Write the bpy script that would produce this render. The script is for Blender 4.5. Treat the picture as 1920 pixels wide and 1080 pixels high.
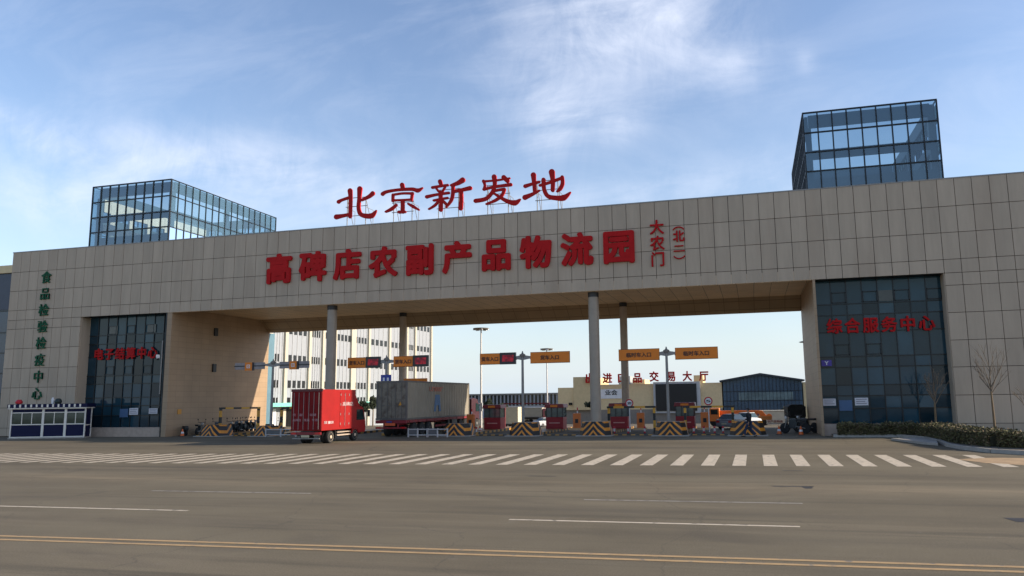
import bpy, bmesh, math, random
from mathutils import Vector, Matrix
R=math.radians
random.seed(7)
S=bpy.context.scene
for o in list(bpy.data.objects): bpy.data.objects.remove(o)
COL=S.collection

# ---------------- camera ----------------
H=2.6; F=1410.42; PITCH=R(8.1208); ROLL=R(-0.8212); YAW=R(14.7744); CX=1034.72; CY=545.69
fw=Vector((-math.sin(YAW)*math.cos(PITCH), math.cos(YAW)*math.cos(PITCH), math.sin(PITCH)))
r0=Vector((math.cos(YAW),math.sin(YAW),0)); u0=r0.cross(fw)
rt=r0*math.cos(ROLL)+u0*math.sin(ROLL); up=u0*math.cos(ROLL)-r0*math.sin(ROLL)
cam=bpy.data.cameras.new('camera'); co=bpy.data.objects.new('camera',cam); COL.objects.link(co)
co.matrix_world=Matrix(((rt.x,up.x,-fw.x,0),(rt.y,up.y,-fw.y,0),(rt.z,up.z,-fw.z,H),(0,0,0,1)))
cam.sensor_fit='HORIZONTAL'; cam.sensor_width=36; cam.lens=36*F/1920
cam.shift_x=(960-CX)/1920; cam.shift_y=(CY-540)/1920
cam.clip_start=.1; cam.clip_end=3000
S.camera=co
S.render.resolution_x=1024; S.render.resolution_y=576

def ray(x,y): return fw+rt*((x-CX)/F)-up*((y-CY)/F)
def at(x,y,Y):                       # a point of the photograph carried out to depth Y in the real place
    v=ray(x,y); v=v*(Y/v.y); return Vector((v.x,Y,v.z+H))
def gz(Y):                           # the yard behind the gate falls away gently
    return 0 if Y<66 else (-(Y-66)*.031 if Y<150 else -2.6)

# ---------------- sky, sun, exposure ----------------
SUN=Vector((2.4,.35,1)).normalized()
W=bpy.data.worlds.new('World'); S.world=W; W.use_nodes=True
nt=W.node_tree; nt.nodes.clear()
def N(t,**k):
    n=nt.nodes.new(t)
    for a,b in k.items(): setattr(n,a,b)
    return n
def mth(op,a,b=None,c=None,clamp=False):
    n=N('ShaderNodeMath',operation=op); n.use_clamp=clamp
    for i,v in enumerate((a,b,c)):
        if v is None: continue
        if isinstance(v,(int,float)): n.inputs[i].default_value=v
        else: nt.links.new(v,n.inputs[i])
    return n.outputs[0]
sky=N('ShaderNodeTexSky',sky_type='NISHITA'); sky.sun_disc=False
sky.sun_elevation=math.asin(SUN.z); sky.sun_rotation=math.atan2(SUN.x,SUN.y)
sky.air_density=1.15; sky.dust_density=.7; sky.ozone_density=2.0; sky.altitude=0
tc=N('ShaderNodeTexCoord'); sp=N('ShaderNodeSeparateXYZ'); nt.links.new(tc.outputs['Generated'],sp.inputs[0])
yy=mth('MAXIMUM',sp.outputs[1],.02)
U=mth('DIVIDE',sp.outputs[0],yy); V=mth('DIVIDE',sp.outputs[2],yy)
cmb=N('ShaderNodeCombineXYZ'); nt.links.new(U,cmb.inputs[0]); nt.links.new(V,cmb.inputs[1])
def noise(scale,sx,sy,rot,det=8,rough=.6,dist=0,off=0):
    mp=N('ShaderNodeMapping'); mp.inputs['Scale'].default_value=(sx,sy,1); mp.inputs['Rotation'].default_value=(0,0,R(rot)); mp.inputs['Location'].default_value=(off,off,0)
    nt.links.new(cmb.outputs[0],mp.inputs[0])
    n=N('ShaderNodeTexNoise'); n.inputs['Scale'].default_value=scale; n.inputs['Detail'].default_value=det; n.inputs['Roughness'].default_value=rough; n.inputs['Distortion'].default_value=dist
    nt.links.new(mp.outputs[0],n.inputs['Vector']); return n.outputs[0]
def blob(cu,cv,ru,rv,rot,amp):
    a=mth('SUBTRACT',U,cu); b=mth('SUBTRACT',V,cv); c,s=math.cos(R(rot)),math.sin(R(rot))
    p=mth('ADD',mth('MULTIPLY',a,c),mth('MULTIPLY',b,s)); q_=mth('SUBTRACT',mth('MULTIPLY',b,c),mth('MULTIPLY',a,s))
    p=mth('DIVIDE',p,ru); q_=mth('DIVIDE',q_,rv)
    e=mth('EXPONENT',mth('MULTIPLY',mth('ADD',mth('MULTIPLY',p,p),mth('MULTIPLY',q_,q_)),-1))
    return mth('MULTIPLY',e,amp)
blobs=[blob(-.17,.55,.16,.11,-8,.95),blob(-.06,.50,.12,.07,-35,.55),blob(-.27,.47,.1,.08,10,.45),blob(-.255,.385,.055,.045,55,.95),blob(-.16,.375,.04,.03,30,.6),
       blob(.088,.437,.014,.018,0,.5),blob(.0,.44,.03,.03,-30,.45),blob(-1.05,.42,.30,.05,-8,.75),blob(-.70,.355,.26,.05,-16,.75),blob(-1.1,.34,.25,.04,-10,.65),
       blob(-.92,.31,.25,.05,-6,.45),blob(-.17,.27,.3,.03,4,.4),blob(-.35,.24,.5,.06,4,.3),blob(-1.25,.50,.12,.03,-20,.6),blob(-.6,.47,.5,.16,-15,.10),blob(.25,.35,.2,.05,20,.15)]
acc=blobs[0]
for b in blobs[1:]: acc=mth('ADD',acc,b)
n1=noise(3.2,1,2.6,20,10,.62,.6); n2=noise(8,1.5,.8,-28,12,.68,.9,3.1)
nn=mth('ADD',mth('MULTIPLY',n1,.62),mth('MULTIPLY',n2,.38))
nn=mth('MULTIPLY',mth('SUBTRACT',nn,.34),3.0,clamp=True)
dens=mth('MULTIPLY',mth('MULTIPLY',acc,nn),1.0,clamp=True)
thin=mth('MULTIPLY',mth('MULTIPLY',mth('SUBTRACT',n1,.44,clamp=True),1.1),.35)
dens=mth('ADD',mth('MULTIPLY',dens,.66),thin,clamp=True)
front=mth('MULTIPLY',mth('SUBTRACT',sp.outputs[1],.05),4,clamp=True)
dens=mth('MULTIPLY',dens,front)
CLOUD=(5.2,5.5,6.3,1)
hz=mth('EXPONENT',mth('MULTIPLY',mth('ABSOLUTE',sp.outputs[2]),-9))
tint=N('ShaderNodeMix',data_type='RGBA',blend_type='MULTIPLY'); tint.inputs[0].default_value=1
nt.links.new(sky.outputs[0],tint.inputs[6]); tint.inputs[7].default_value=(1.02,.99,1.07,1)
hzm=N('ShaderNodeMix',data_type='RGBA'); nt.links.new(mth('MULTIPLY',hz,.9),hzm.inputs[0]); nt.links.new(tint.outputs[2],hzm.inputs[6]); hzm.inputs[7].default_value=(3.7,4.4,5.1,1)
mixc=N('ShaderNodeMix',data_type='RGBA'); nt.links.new(dens,mixc.inputs[0]); nt.links.new(hzm.outputs[2],mixc.inputs[6]); mixc.inputs[7].default_value=CLOUD
bg=N('ShaderNodeBackground'); bg.inputs[1].default_value=.125
nt.links.new(mixc.outputs[2],bg.inputs[0])
ow=N('ShaderNodeOutputWorld'); nt.links.new(bg.outputs[0],ow.inputs[0])
sl=bpy.data.lights.new('sun','SUN'); so=bpy.data.objects.new('sun',sl); COL.objects.link(so)
sl.energy=4.4; sl.angle=R(.6); sl.color=(1,.87,.70)
so.rotation_euler=SUN.to_track_quat('Z','Y').to_euler(); so.location=(40,10,60)
S.view_settings.view_transform='Standard'; S.view_settings.look='None'; S.view_settings.exposure=.66; S.view_settings.gamma=1
S.render.engine='CYCLES'
S.cycles.max_bounces=8; S.cycles.transparent_max_bounces=24

# ---------------- materials ----------------
def mat(name,col,rough=.6,metal=0,var=.12,scale=2.0,bump=0,island=0,emit=0,spec=.5,stretch=(1,1,1),stain=None):
    m=bpy.data.materials.new(name); m.use_nodes=True; t=m.node_tree; b=t.nodes['Principled BSDF']
    b.inputs['Roughness'].default_value=rough; b.inputs['Metallic'].default_value=metal; b.inputs['Specular IOR Level'].default_value=spec
    c=tuple(col)+(1,)
    tc=t.nodes.new('ShaderNodeTexCoord'); mp=t.nodes.new('ShaderNodeMapping'); mp.inputs['Scale'].default_value=stretch; t.links.new(tc.outputs['Object'],mp.inputs[0])
    no=t.nodes.new('ShaderNodeTexNoise'); no.inputs['Scale'].default_value=scale; no.inputs['Detail'].default_value=6; no.inputs['Roughness'].default_value=.65
    t.links.new(mp.outputs[0],no.inputs['Vector'])
    mr=t.nodes.new('ShaderNodeMapRange'); mr.inputs[1].default_value=.3; mr.inputs[2].default_value=.7; mr.inputs[3].default_value=1-var; mr.inputs[4].default_value=1+var
    t.links.new(no.outputs[0],mr.inputs[0]); v=mr.outputs[0]
    if island:
        g=t.nodes.new('ShaderNodeNewGeometry'); m2=t.nodes.new('ShaderNodeMapRange'); m2.inputs[3].default_value=1-island; m2.inputs[4].default_value=1+island
        t.links.new(g.outputs['Random Per Island'],m2.inputs[0]); mm=t.nodes.new('ShaderNodeMath'); mm.operation='MULTIPLY'; t.links.new(v,mm.inputs[0]); t.links.new(m2.outputs[0],mm.inputs[1]); v=mm.outputs[0]
    mx=t.nodes.new('ShaderNodeVectorMath'); mx.operation='SCALE'; mx.inputs[0].default_value=col; t.links.new(v,mx.inputs[3]); out=mx.outputs[0]
    if stain:
        scol,sscale,lo,hi=stain
        n3=t.nodes.new('ShaderNodeTexNoise'); n3.inputs['Scale'].default_value=sscale; n3.inputs['Detail'].default_value=5; t.links.new(mp.outputs[0],n3.inputs['Vector'])
        m3=t.nodes.new('ShaderNodeMapRange'); m3.inputs[1].default_value=lo; m3.inputs[2].default_value=hi; t.links.new(n3.outputs[0],m3.inputs[0])
        x3=t.nodes.new('ShaderNodeMix'); x3.data_type='RGBA'; t.links.new(m3.outputs[0],x3.inputs[0]); t.links.new(out,x3.inputs[6]); x3.inputs[7].default_value=tuple(scol)+(1,); out=x3.outputs[2]
    t.links.new(out,b.inputs['Base Color'])
    if bump:
        n2=t.nodes.new('ShaderNodeTexNoise'); n2.inputs['Scale'].default_value=scale*12; n2.inputs['Detail'].default_value=4; t.links.new(mp.outputs[0],n2.inputs['Vector'])
        bp=t.nodes.new('ShaderNodeBump'); bp.inputs['Strength'].default_value=bump; bp.inputs['Distance'].default_value=.02; t.links.new(n2.outputs[0],bp.inputs['Height']); t.links.new(bp.outputs[0],b.inputs['Normal'])
    if emit: 
        t.links.new(out,b.inputs['Emission Color']); b.inputs['Emission Strength'].default_value=emit
    m['out']=0
    return m
def tiled(name,col,ax,bx_,tw,th,joint,jcol,var=.06,rough=.55,off=(0,0)):
    """stone tiles laid on a plane; ax, bx_ are the object axes (0,1,2)"""
    m=bpy.data.materials.new(name); m.use_nodes=True; t=m.node_tree; b=t.nodes['Principled BSDF']; b.inputs['Roughness'].default_value=rough
    tc=t.nodes.new('ShaderNodeTexCoord'); s=t.nodes.new('ShaderNodeSeparateXYZ'); t.links.new(tc.outputs['Object'],s.inputs[0])
    c=t.nodes.new('ShaderNodeCombineXYZ'); t.links.new(s.outputs[ax],c.inputs[0]); t.links.new(s.outputs[bx_],c.inputs[1])
    mp=t.nodes.new('ShaderNodeMapping'); mp.inputs['Location'].default_value=(off[0],off[1],0); t.links.new(c.outputs[0],mp.inputs[0])
    br=t.nodes.new('ShaderNodeTexBrick'); br.offset=0; br.inputs['Scale'].default_value=1; br.inputs['Brick Width'].default_value=tw; br.inputs['Row Height'].default_value=th
    br.inputs['Mortar Size'].default_value=joint; br.inputs['Mortar Smooth'].default_value=.2; br.inputs['Bias'].default_value=0
    br.inputs['Color1'].default_value=tuple(x*(1-var) for x in col)+(1,); br.inputs['Color2'].default_value=tuple(x*(1+var) for x in col)+(1,); br.inputs['Mortar'].default_value=tuple(jcol)+(1,)
    t.links.new(mp.outputs[0],br.inputs['Vector'])
    n=t.nodes.new('ShaderNodeTexNoise'); n.inputs['Scale'].default_value=.6; n.inputs['Detail'].default_value=8; t.links.new(tc.outputs['Object'],n.inputs['Vector'])
    mr=t.nodes.new('ShaderNodeMapRange'); mr.inputs[3].default_value=.8; mr.inputs[4].default_value=1.2; t.links.new(n.outputs[0],mr.inputs[0])
    x=t.nodes.new('ShaderNodeVectorMath'); x.operation='SCALE'; t.links.new(br.outputs[0],x.inputs[0]); t.links.new(mr.outputs[0],x.inputs[3]); t.links.new(x.outputs[0],b.inputs['Base Color'])
    bp=t.nodes.new('ShaderNodeBump'); bp.inputs['Strength'].default_value=.4; bp.inputs['Distance'].default_value=.01; bp.invert=True; t.links.new(br.outputs['Fac'],bp.inputs['Height']); t.links.new(bp.outputs[0],b.inputs['Normal'])
    return m
def stripes(name,c1,c2,kind,period,rough=.5):
    """painted warning stripes: 'v' chevrons, 'z' rings up a post, 'x' bands along a bar, 'd' diagonals"""
    m=bpy.data.materials.new(name); m.use_nodes=True; t=m.node_tree; b=t.nodes['Principled BSDF']; b.inputs['Roughness'].default_value=rough
    tc=t.nodes.new('ShaderNodeTexCoord'); s=t.nodes.new('ShaderNodeSeparateXYZ'); t.links.new(tc.outputs['Object'],s.inputs[0])
    def M(op,a,b_=None):
        n=t.nodes.new('ShaderNodeMath'); n.operation=op
        for i,v in enumerate((a,b_)):
            if v is None: continue
            if isinstance(v,(int,float)): n.inputs[i].default_value=v
            else: t.links.new(v,n.inputs[i])
        return n.outputs[0]
    if kind=='v': k=M('ADD',M('ABSOLUTE',s.outputs[0]),M('ADD',s.outputs[2],M('MULTIPLY',s.outputs[1],-.6)))
    elif kind=='z': k=s.outputs[2]
    elif kind=='x': k=s.outputs[0]
    elif kind=='y': k=s.outputs[1]
    else: k=M('ADD',M('ADD',s.outputs[0],s.outputs[1]),s.outputs[2])
    f=M('GREATER_THAN',M('FRACT',M('DIVIDE',M('ADD',k,50.02),period)),.60 if kind=='v' else .5)
    n=t.nodes.new('ShaderNodeTexNoise'); n.inputs['Scale'].default_value=7; n.inputs['Detail'].default_value=6; t.links.new(tc.outputs['Object'],n.inputs['Vector'])
    x=t.nodes.new('ShaderNodeMix'); x.data_type='RGBA'; x.inputs[6].default_value=tuple(c1)+(1,); x.inputs[7].default_value=tuple(c2)+(1,); t.links.new(f,x.inputs[0])
    mr=t.nodes.new('ShaderNodeMapRange'); mr.inputs[3].default_value=.6; mr.inputs[4].default_value=1.3; t.links.new(n.outputs[0],mr.inputs[0])
    y=t.nodes.new('ShaderNodeVectorMath'); y.operation='SCALE'; t.links.new(x.outputs[2],y.inputs[0]); t.links.new(mr.outputs[0],y.inputs[3]); t.links.new(y.outputs[0],b.inputs['Base Color'])
    return m
def glassmat(name,tint,trans,rough=.03):
    m=bpy.data.materials.new(name); m.use_nodes=True; t=m.node_tree; t.nodes.clear()
    o=t.nodes.new('ShaderNodeOutputMaterial'); tr=t.nodes.new('ShaderNodeBsdfTransparent'); tr.inputs[0].default_value=tuple(tint)+(1,)
    gl=t.nodes.new('ShaderNodeBsdfGlossy'); gl.inputs['Roughness'].default_value=rough; gl.inputs[0].default_value=(.8,.9,1,1)
    df=t.nodes.new('ShaderNodeBsdfDiffuse'); df.inputs[0].default_value=(.10,.20,.26,1)
    g=t.nodes.new('ShaderNodeNewGeometry'); n=t.nodes.new('ShaderNodeMapRange'); n.inputs[3].default_value=.20; n.inputs[4].default_value=.42; t.links.new(g.outputs['Random Per Island'],n.inputs[0])
    m0=t.nodes.new('ShaderNodeMixShader'); t.links.new(n.outputs[0],m0.inputs[0]); t.links.new(tr.outputs[0],m0.inputs[1]); t.links.new(df.outputs[0],m0.inputs[2])
    fr=t.nodes.new('ShaderNodeFresnel'); fr.inputs[0].default_value=1.5; ad=t.nodes.new('ShaderNodeMath'); ad.operation='MULTIPLY_ADD'; ad.inputs[1].default_value=1.2; ad.inputs[2].default_value=1-trans; ad.use_clamp=True; t.links.new(fr.outputs[0],ad.inputs[0])
    mx=t.nodes.new('ShaderNodeMixShader'); t.links.new(ad.outputs[0],mx.inputs[0]); t.links.new(m0.outputs[0],mx.inputs[1]); t.links.new(gl.outputs[0],mx.inputs[2]); t.links.new(mx.outputs[0],o.inputs[0])
    return m
M={}
M['clad']=mat('grey_stone_panel',(.435,.345,.252),.65,var=.09,scale=1.1,island=.065,bump=.05,stretch=(1.6,1.6,.22),stain=((.36,.27,.19),.30,.54,.80))
M['joint']=mat('dark_joint',(.085,.07,.055),.9)
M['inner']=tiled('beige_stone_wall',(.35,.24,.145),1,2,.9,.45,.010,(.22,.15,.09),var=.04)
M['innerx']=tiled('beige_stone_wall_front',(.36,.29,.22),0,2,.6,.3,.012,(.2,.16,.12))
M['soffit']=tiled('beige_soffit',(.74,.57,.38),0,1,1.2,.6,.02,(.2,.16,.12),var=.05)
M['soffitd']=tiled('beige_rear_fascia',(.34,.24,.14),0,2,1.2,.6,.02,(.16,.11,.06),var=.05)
M['plinth']=mat('reddish_granite',(.42,.32,.25),.6,var=.15,scale=3)
M['mull']=mat('dark_mullion',(.012,.014,.016),.35,metal=.3)
M['cglass']=mat('dark_blue_glass',(.015,.042,.058),.05,var=.3,scale=.3,island=.6,spec=.32)
M['cglassd']=mat('darker_glass',(.012,.016,.02),.14,var=.2,island=.5,spec=.4)
M['blind']=mat('glass_with_blind',(.05,.055,.05),.2,var=.3)
M['tglass']=glassmat('blue_tower_glass',(.56,.74,.84),.92)
M['tbeam']=mat('teal_grey_beam',(.035,.075,.10),.5,var=.1)
M['cream']=mat('cream_concrete',(.55,.50,.40),.8,var=.1)
M['white']=mat('white_paint',(.72,.72,.72),.4,var=.06)
M['red']=mat('red_letter_paint',(.43,.008,.009),.7,spec=.2,var=.12,scale=1.2)
M['green']=mat('green_letter_paint',(.012,.088,.042),.7,spec=.2)
M['steel']=mat('grey_galvanised_steel',(.26,.25,.235),.5,metal=.15)
M['dsteel']=mat('dark_steel',(.03,.03,.032),.5)
M['colstone']=mat('grey_column_cladding',(.33,.275,.215),.5,var=.08,bump=.03)
M['orange']=mat('orange_sign_face',(.78,.21,.008),.5,var=.08)
M['ochre']=mat('ochre_paint',(.60,.27,.03),.5,var=.1)
M['black']=mat('black_paint',(.012,.012,.013),.5)
M['rubber']=mat('black_rubber',(.018,.018,.018),.85,var=.3,scale=6)
M['rim']=mat('dusty_wheel_rim',(.62,.50,.36),.6,var=.25,scale=5)
M['chev']=stripes('chevron_paint',(.010,.010,.010),(.70,.25,.015),'v',.36)
M['ring']=stripes('ringed_post_paint',(.013,.013,.013),(.62,.30,.025),'z',1.0)
M['band']=stripes('banded_bar_paint',(.013,.013,.013),(.62,.30,.025),'x',1.5)
M['kerbp']=stripes('kerb_paint',(.02,.02,.02),(.5,.24,.03),'y',1.0)
M['kerbx']=stripes('kerb_nose_paint',(.02,.02,.02),(.5,.24,.03),'x',.6)
M['rw']=stripes('red_white_paint',(.6,.03,.04),(.75,.72,.7),'z',.5)
M['conc']=mat('pale_concrete',(.34,.31,.27),.85,var=.18,scale=4,bump=.1)
M['ledoff']=mat('black_screen_housing',(.01,.01,.012),.35)
# led face
def ledmat():
    m=bpy.data.materials.new('red_led_dots'); m.use_nodes=True; t=m.node_tree; b=t.nodes['Principled BSDF']
    b.inputs['Base Color'].default_value=(.25,.01,.02,1); b.inputs['Emission Color'].default_value=(.8,.02,.04,1)
    tc=t.nodes.new('ShaderNodeTexCoord'); v=t.nodes.new('ShaderNodeTexVoronoi'); v.inputs['Scale'].default_value=14; t.links.new(tc.outputs['Object'],v.inputs[0])
    n=t.nodes.new('ShaderNodeTexNoise'); n.inputs['Scale'].default_value=5; t.links.new(tc.outputs['Object'],n.inputs['Vector'])
    mr=t.nodes.new('ShaderNodeMapRange'); mr.inputs[1].default_value=.4; mr.inputs[2].default_value=.6; mr.inputs[3].default_value=.0; mr.inputs[4].default_value=.14; t.links.new(n.outputs[0],mr.inputs[0])
    t.links.new(mr.outputs[0],b.inputs['Emission Strength']); return m
M['led']=ledmat()

# ---------------- mesh helpers ----------------
class MB:
    def __init__(s): s.v=[]; s.f=[]
    def quad(s,*p):
        n=len(s.v); s.v+= [tuple(q) for q in p]; s.f.append(tuple(range(n,n+len(p)))); return s
    def box(s,x0,x1,y0,y1,z0,z1):
        n=len(s.v); s.v+=[(x,y,z) for z in (z0,z1) for y in (y0,y1) for x in (x0,x1)]
        s.f+=[(n+a,n+b,n+c,n+d) for a,b,c,d in ((0,2,3,1),(4,5,7,6),(0,1,5,4),(2,6,7,3),(0,4,6,2),(1,3,7,5))]; return s
    def prism(s,pts,axis,a0,a1):      # polygon pts in the two other axes, extruded along axis
        n=len(s.v); k=len(pts)
        def mk(p,a): return {0:(a,p[0],p[1]),1:(p[0],a,p[1]),2:(p[0],p[1],a)}[axis]
        s.v+=[mk(p,a0) for p in pts]+[mk(p,a1) for p in pts]
        s.f.append(tuple(range(n+k-1,n-1,-1))); s.f.append(tuple(range(n+k,n+2*k)))
        for i in range(k): j=(i+1)%k; s.f.append((n+i,n+j,n+k+j,n+k+i))
        return s
    def tube(s,p0,p1,r0,r1=None,n=10):
        r1=r0 if r1 is None else r1; p0=Vector(p0); p1=Vector(p1); d=(p1-p0).normalized()
        a=d.orthogonal().normalized(); b=d.cross(a); m=len(s.v)
        for p,r in ((p0,r0),(p1,r1)):
            for i in range(n): t=2*math.pi*i/n; s.v.append(tuple(p+a*(r*math.cos(t))+b*(r*math.sin(t))))
        for i in range(n): j=(i+1)%n; s.f.append((m+i,m+j,m+n+j,m+n+i))
        s.f.append(tuple(range(m+n-1,m-1,-1))); s.f.append(tuple(range(m+n,m+2*n))); return s
    def lathe(s,c,prof,axis=0,n=20):  # prof: list of (offset along axis, radius)
        m=len(s.v); k=len(prof)
        for a,r in prof:
            for i in range(n):
                t=2*math.pi*i/n; u,w=r*math.cos(t),r*math.sin(t)
                p={0:(a,u,w),1:(u,a,w),2:(u,w,a)}[axis]; s.v.append((c[0]+p[0],c[1]+p[1],c[2]+p[2]))
        for q in range(k-1):
            for i in range(n): j=(i+1)%n; s.f.append((m+q*n+i,m+q*n+j,m+(q+1)*n+j,m+(q+1)*n+i))
        s.f.append(tuple(range(m+n-1,m-1,-1))); s.f.append(tuple(range(m+(k-1)*n,m+k*n))); return s
    def build(s,name,m,parent=None,smooth=False,bevel=0,xf=None):
        me=bpy.data.meshes.new(name); off=Vector((0,0,0))
        if parent is not None:
            r=parent
            while r.parent: r=r.parent
            if r.get('worldparts'): off=r.location
        vs=[Vector(v)-off for v in s.v]
        if xf is not None: vs=[xf@v for v in vs]
        me.from_pydata(vs,[],s.f); me.validate(); 
        bm=bmesh.new(); bm.from_mesh(me); bmesh.ops.recalc_face_normals(bm,faces=bm.faces)
        if bevel: bmesh.ops.bevel(bm,geom=bm.edges[:],offset=bevel,segments=2,affect='EDGES',profile=.6)
        bm.to_mesh(me); bm.free()
        if smooth:
            me.shade_smooth()
            try: me.set_sharp_from_angle(angle=R(40))
            except Exception: pass
        for x in (m if isinstance(m,(list,tuple)) else [m]): me.materials.append(M[x] if isinstance(x,str) else x)
        o=bpy.data.objects.new(name,me); COL.objects.link(o)
        if parent is not None: o.parent=parent
        return o
def tag(o,label=None,cat=None,group=None,kind=None):
    if label: o['label']=label
    if cat: o['category']=cat
    if group: o['group']=group
    if kind: o['kind']=kind
    return o
def thing(name,label,cat,loc=(0,0,0),rz=0,group=None,world=False):
    o=bpy.data.objects.new(name,None); COL.objects.link(o); o.location=loc; o.rotation_euler=(0,0,rz); o.empty_display_size=.3
    if world: o['worldparts']=1
    return tag(o,label,cat,group)
def kids(o): return [c for c in bpy.data.objects if c.parent==o]
def copy_tree(o,parent=None):
    c=o.copy(); COL.objects.link(c); c.parent=parent
    for ch in kids(o): copy_tree(ch,c)
    return c
def struct(name,mb,m,**k): return tag(mb.build(name,m,**k),kind='structure')

_gl={}
def glyph(ch,bold,depth,res=3):
    key=(ch,bold,depth,res)
    if key in _gl: return _gl[key]
    c=bpy.data.curves.new('g','FONT'); c.body=ch; c.size=1; c.offset=bold; c.extrude=depth; c.resolution_u=res
    o=bpy.data.objects.new('g',c); COL.objects.link(o); bpy.context.view_layer.update()
    dg=bpy.context.evaluated_depsgraph_get(); me=bpy.data.meshes.new_from_object(o.evaluated_get(dg))
    vs=[v.co.copy() for v in me.vertices]; fs=[tuple(p.vertices) for p in me.polygons]
    bpy.data.objects.remove(o); bpy.data.curves.remove(c); bpy.data.meshes.remove(me)
    _gl[key]=(vs,fs); return vs,fs
def lettering(mb,text,x0,x1,z0,z1,y,depth=.05,bold=.012,res=3,em=True,shear=0,rot=False):
    """text written along X facing -Y inside the rectangle; every CJK character takes an equal cell"""
    cell=(x1-x0)/len(text)
    for i,ch in enumerate(text):
        if ch==' ': continue
        vs,fs=glyph(ch,0.0,.5,res)
        if rot: vs=[Vector((.5+(v.y-.38),.38-(v.x-.2)*1.0,v.z)) for v in vs]
        a=min(v.x for v in vs); b=max(v.x for v in vs); c=min(v.y for v in vs); d=max(v.y for v in vs)
        if em and ord(ch)>0x2E80: a,b,c,d=0.0,1.0,-.10,.88
        # the strokes are fattened by laying slightly shifted copies of the glyph over each other
        if bold<.008: sh=[(0,0)]
        elif bold<.018: sh=[(bold,bold*.6),(-bold,-bold*.6),(bold,-bold*.6),(-bold,bold*.6)]
        else: sh=[(math.cos(R(45*k))*bold,math.sin(R(45*k))*bold) for k in range(8)]+[(0,0)]
        for kk,(sx,sz) in enumerate(sh):
            n=len(mb.v)
            for v in vs:
                fx=(v.x+sx-a)/(b-a); fz=(v.y+sz-c)/(d-c)
                mb.v.append((x0+cell*(i+fx), y-(v.z+.5)*depth-(.0022*kk if v.z>0 else 0), z0+(z1-z0)*fz+shear*cell*(fx-.5)))
            mb.f+=[tuple(n+q for q in f) for f in fs]
    return mb

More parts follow.
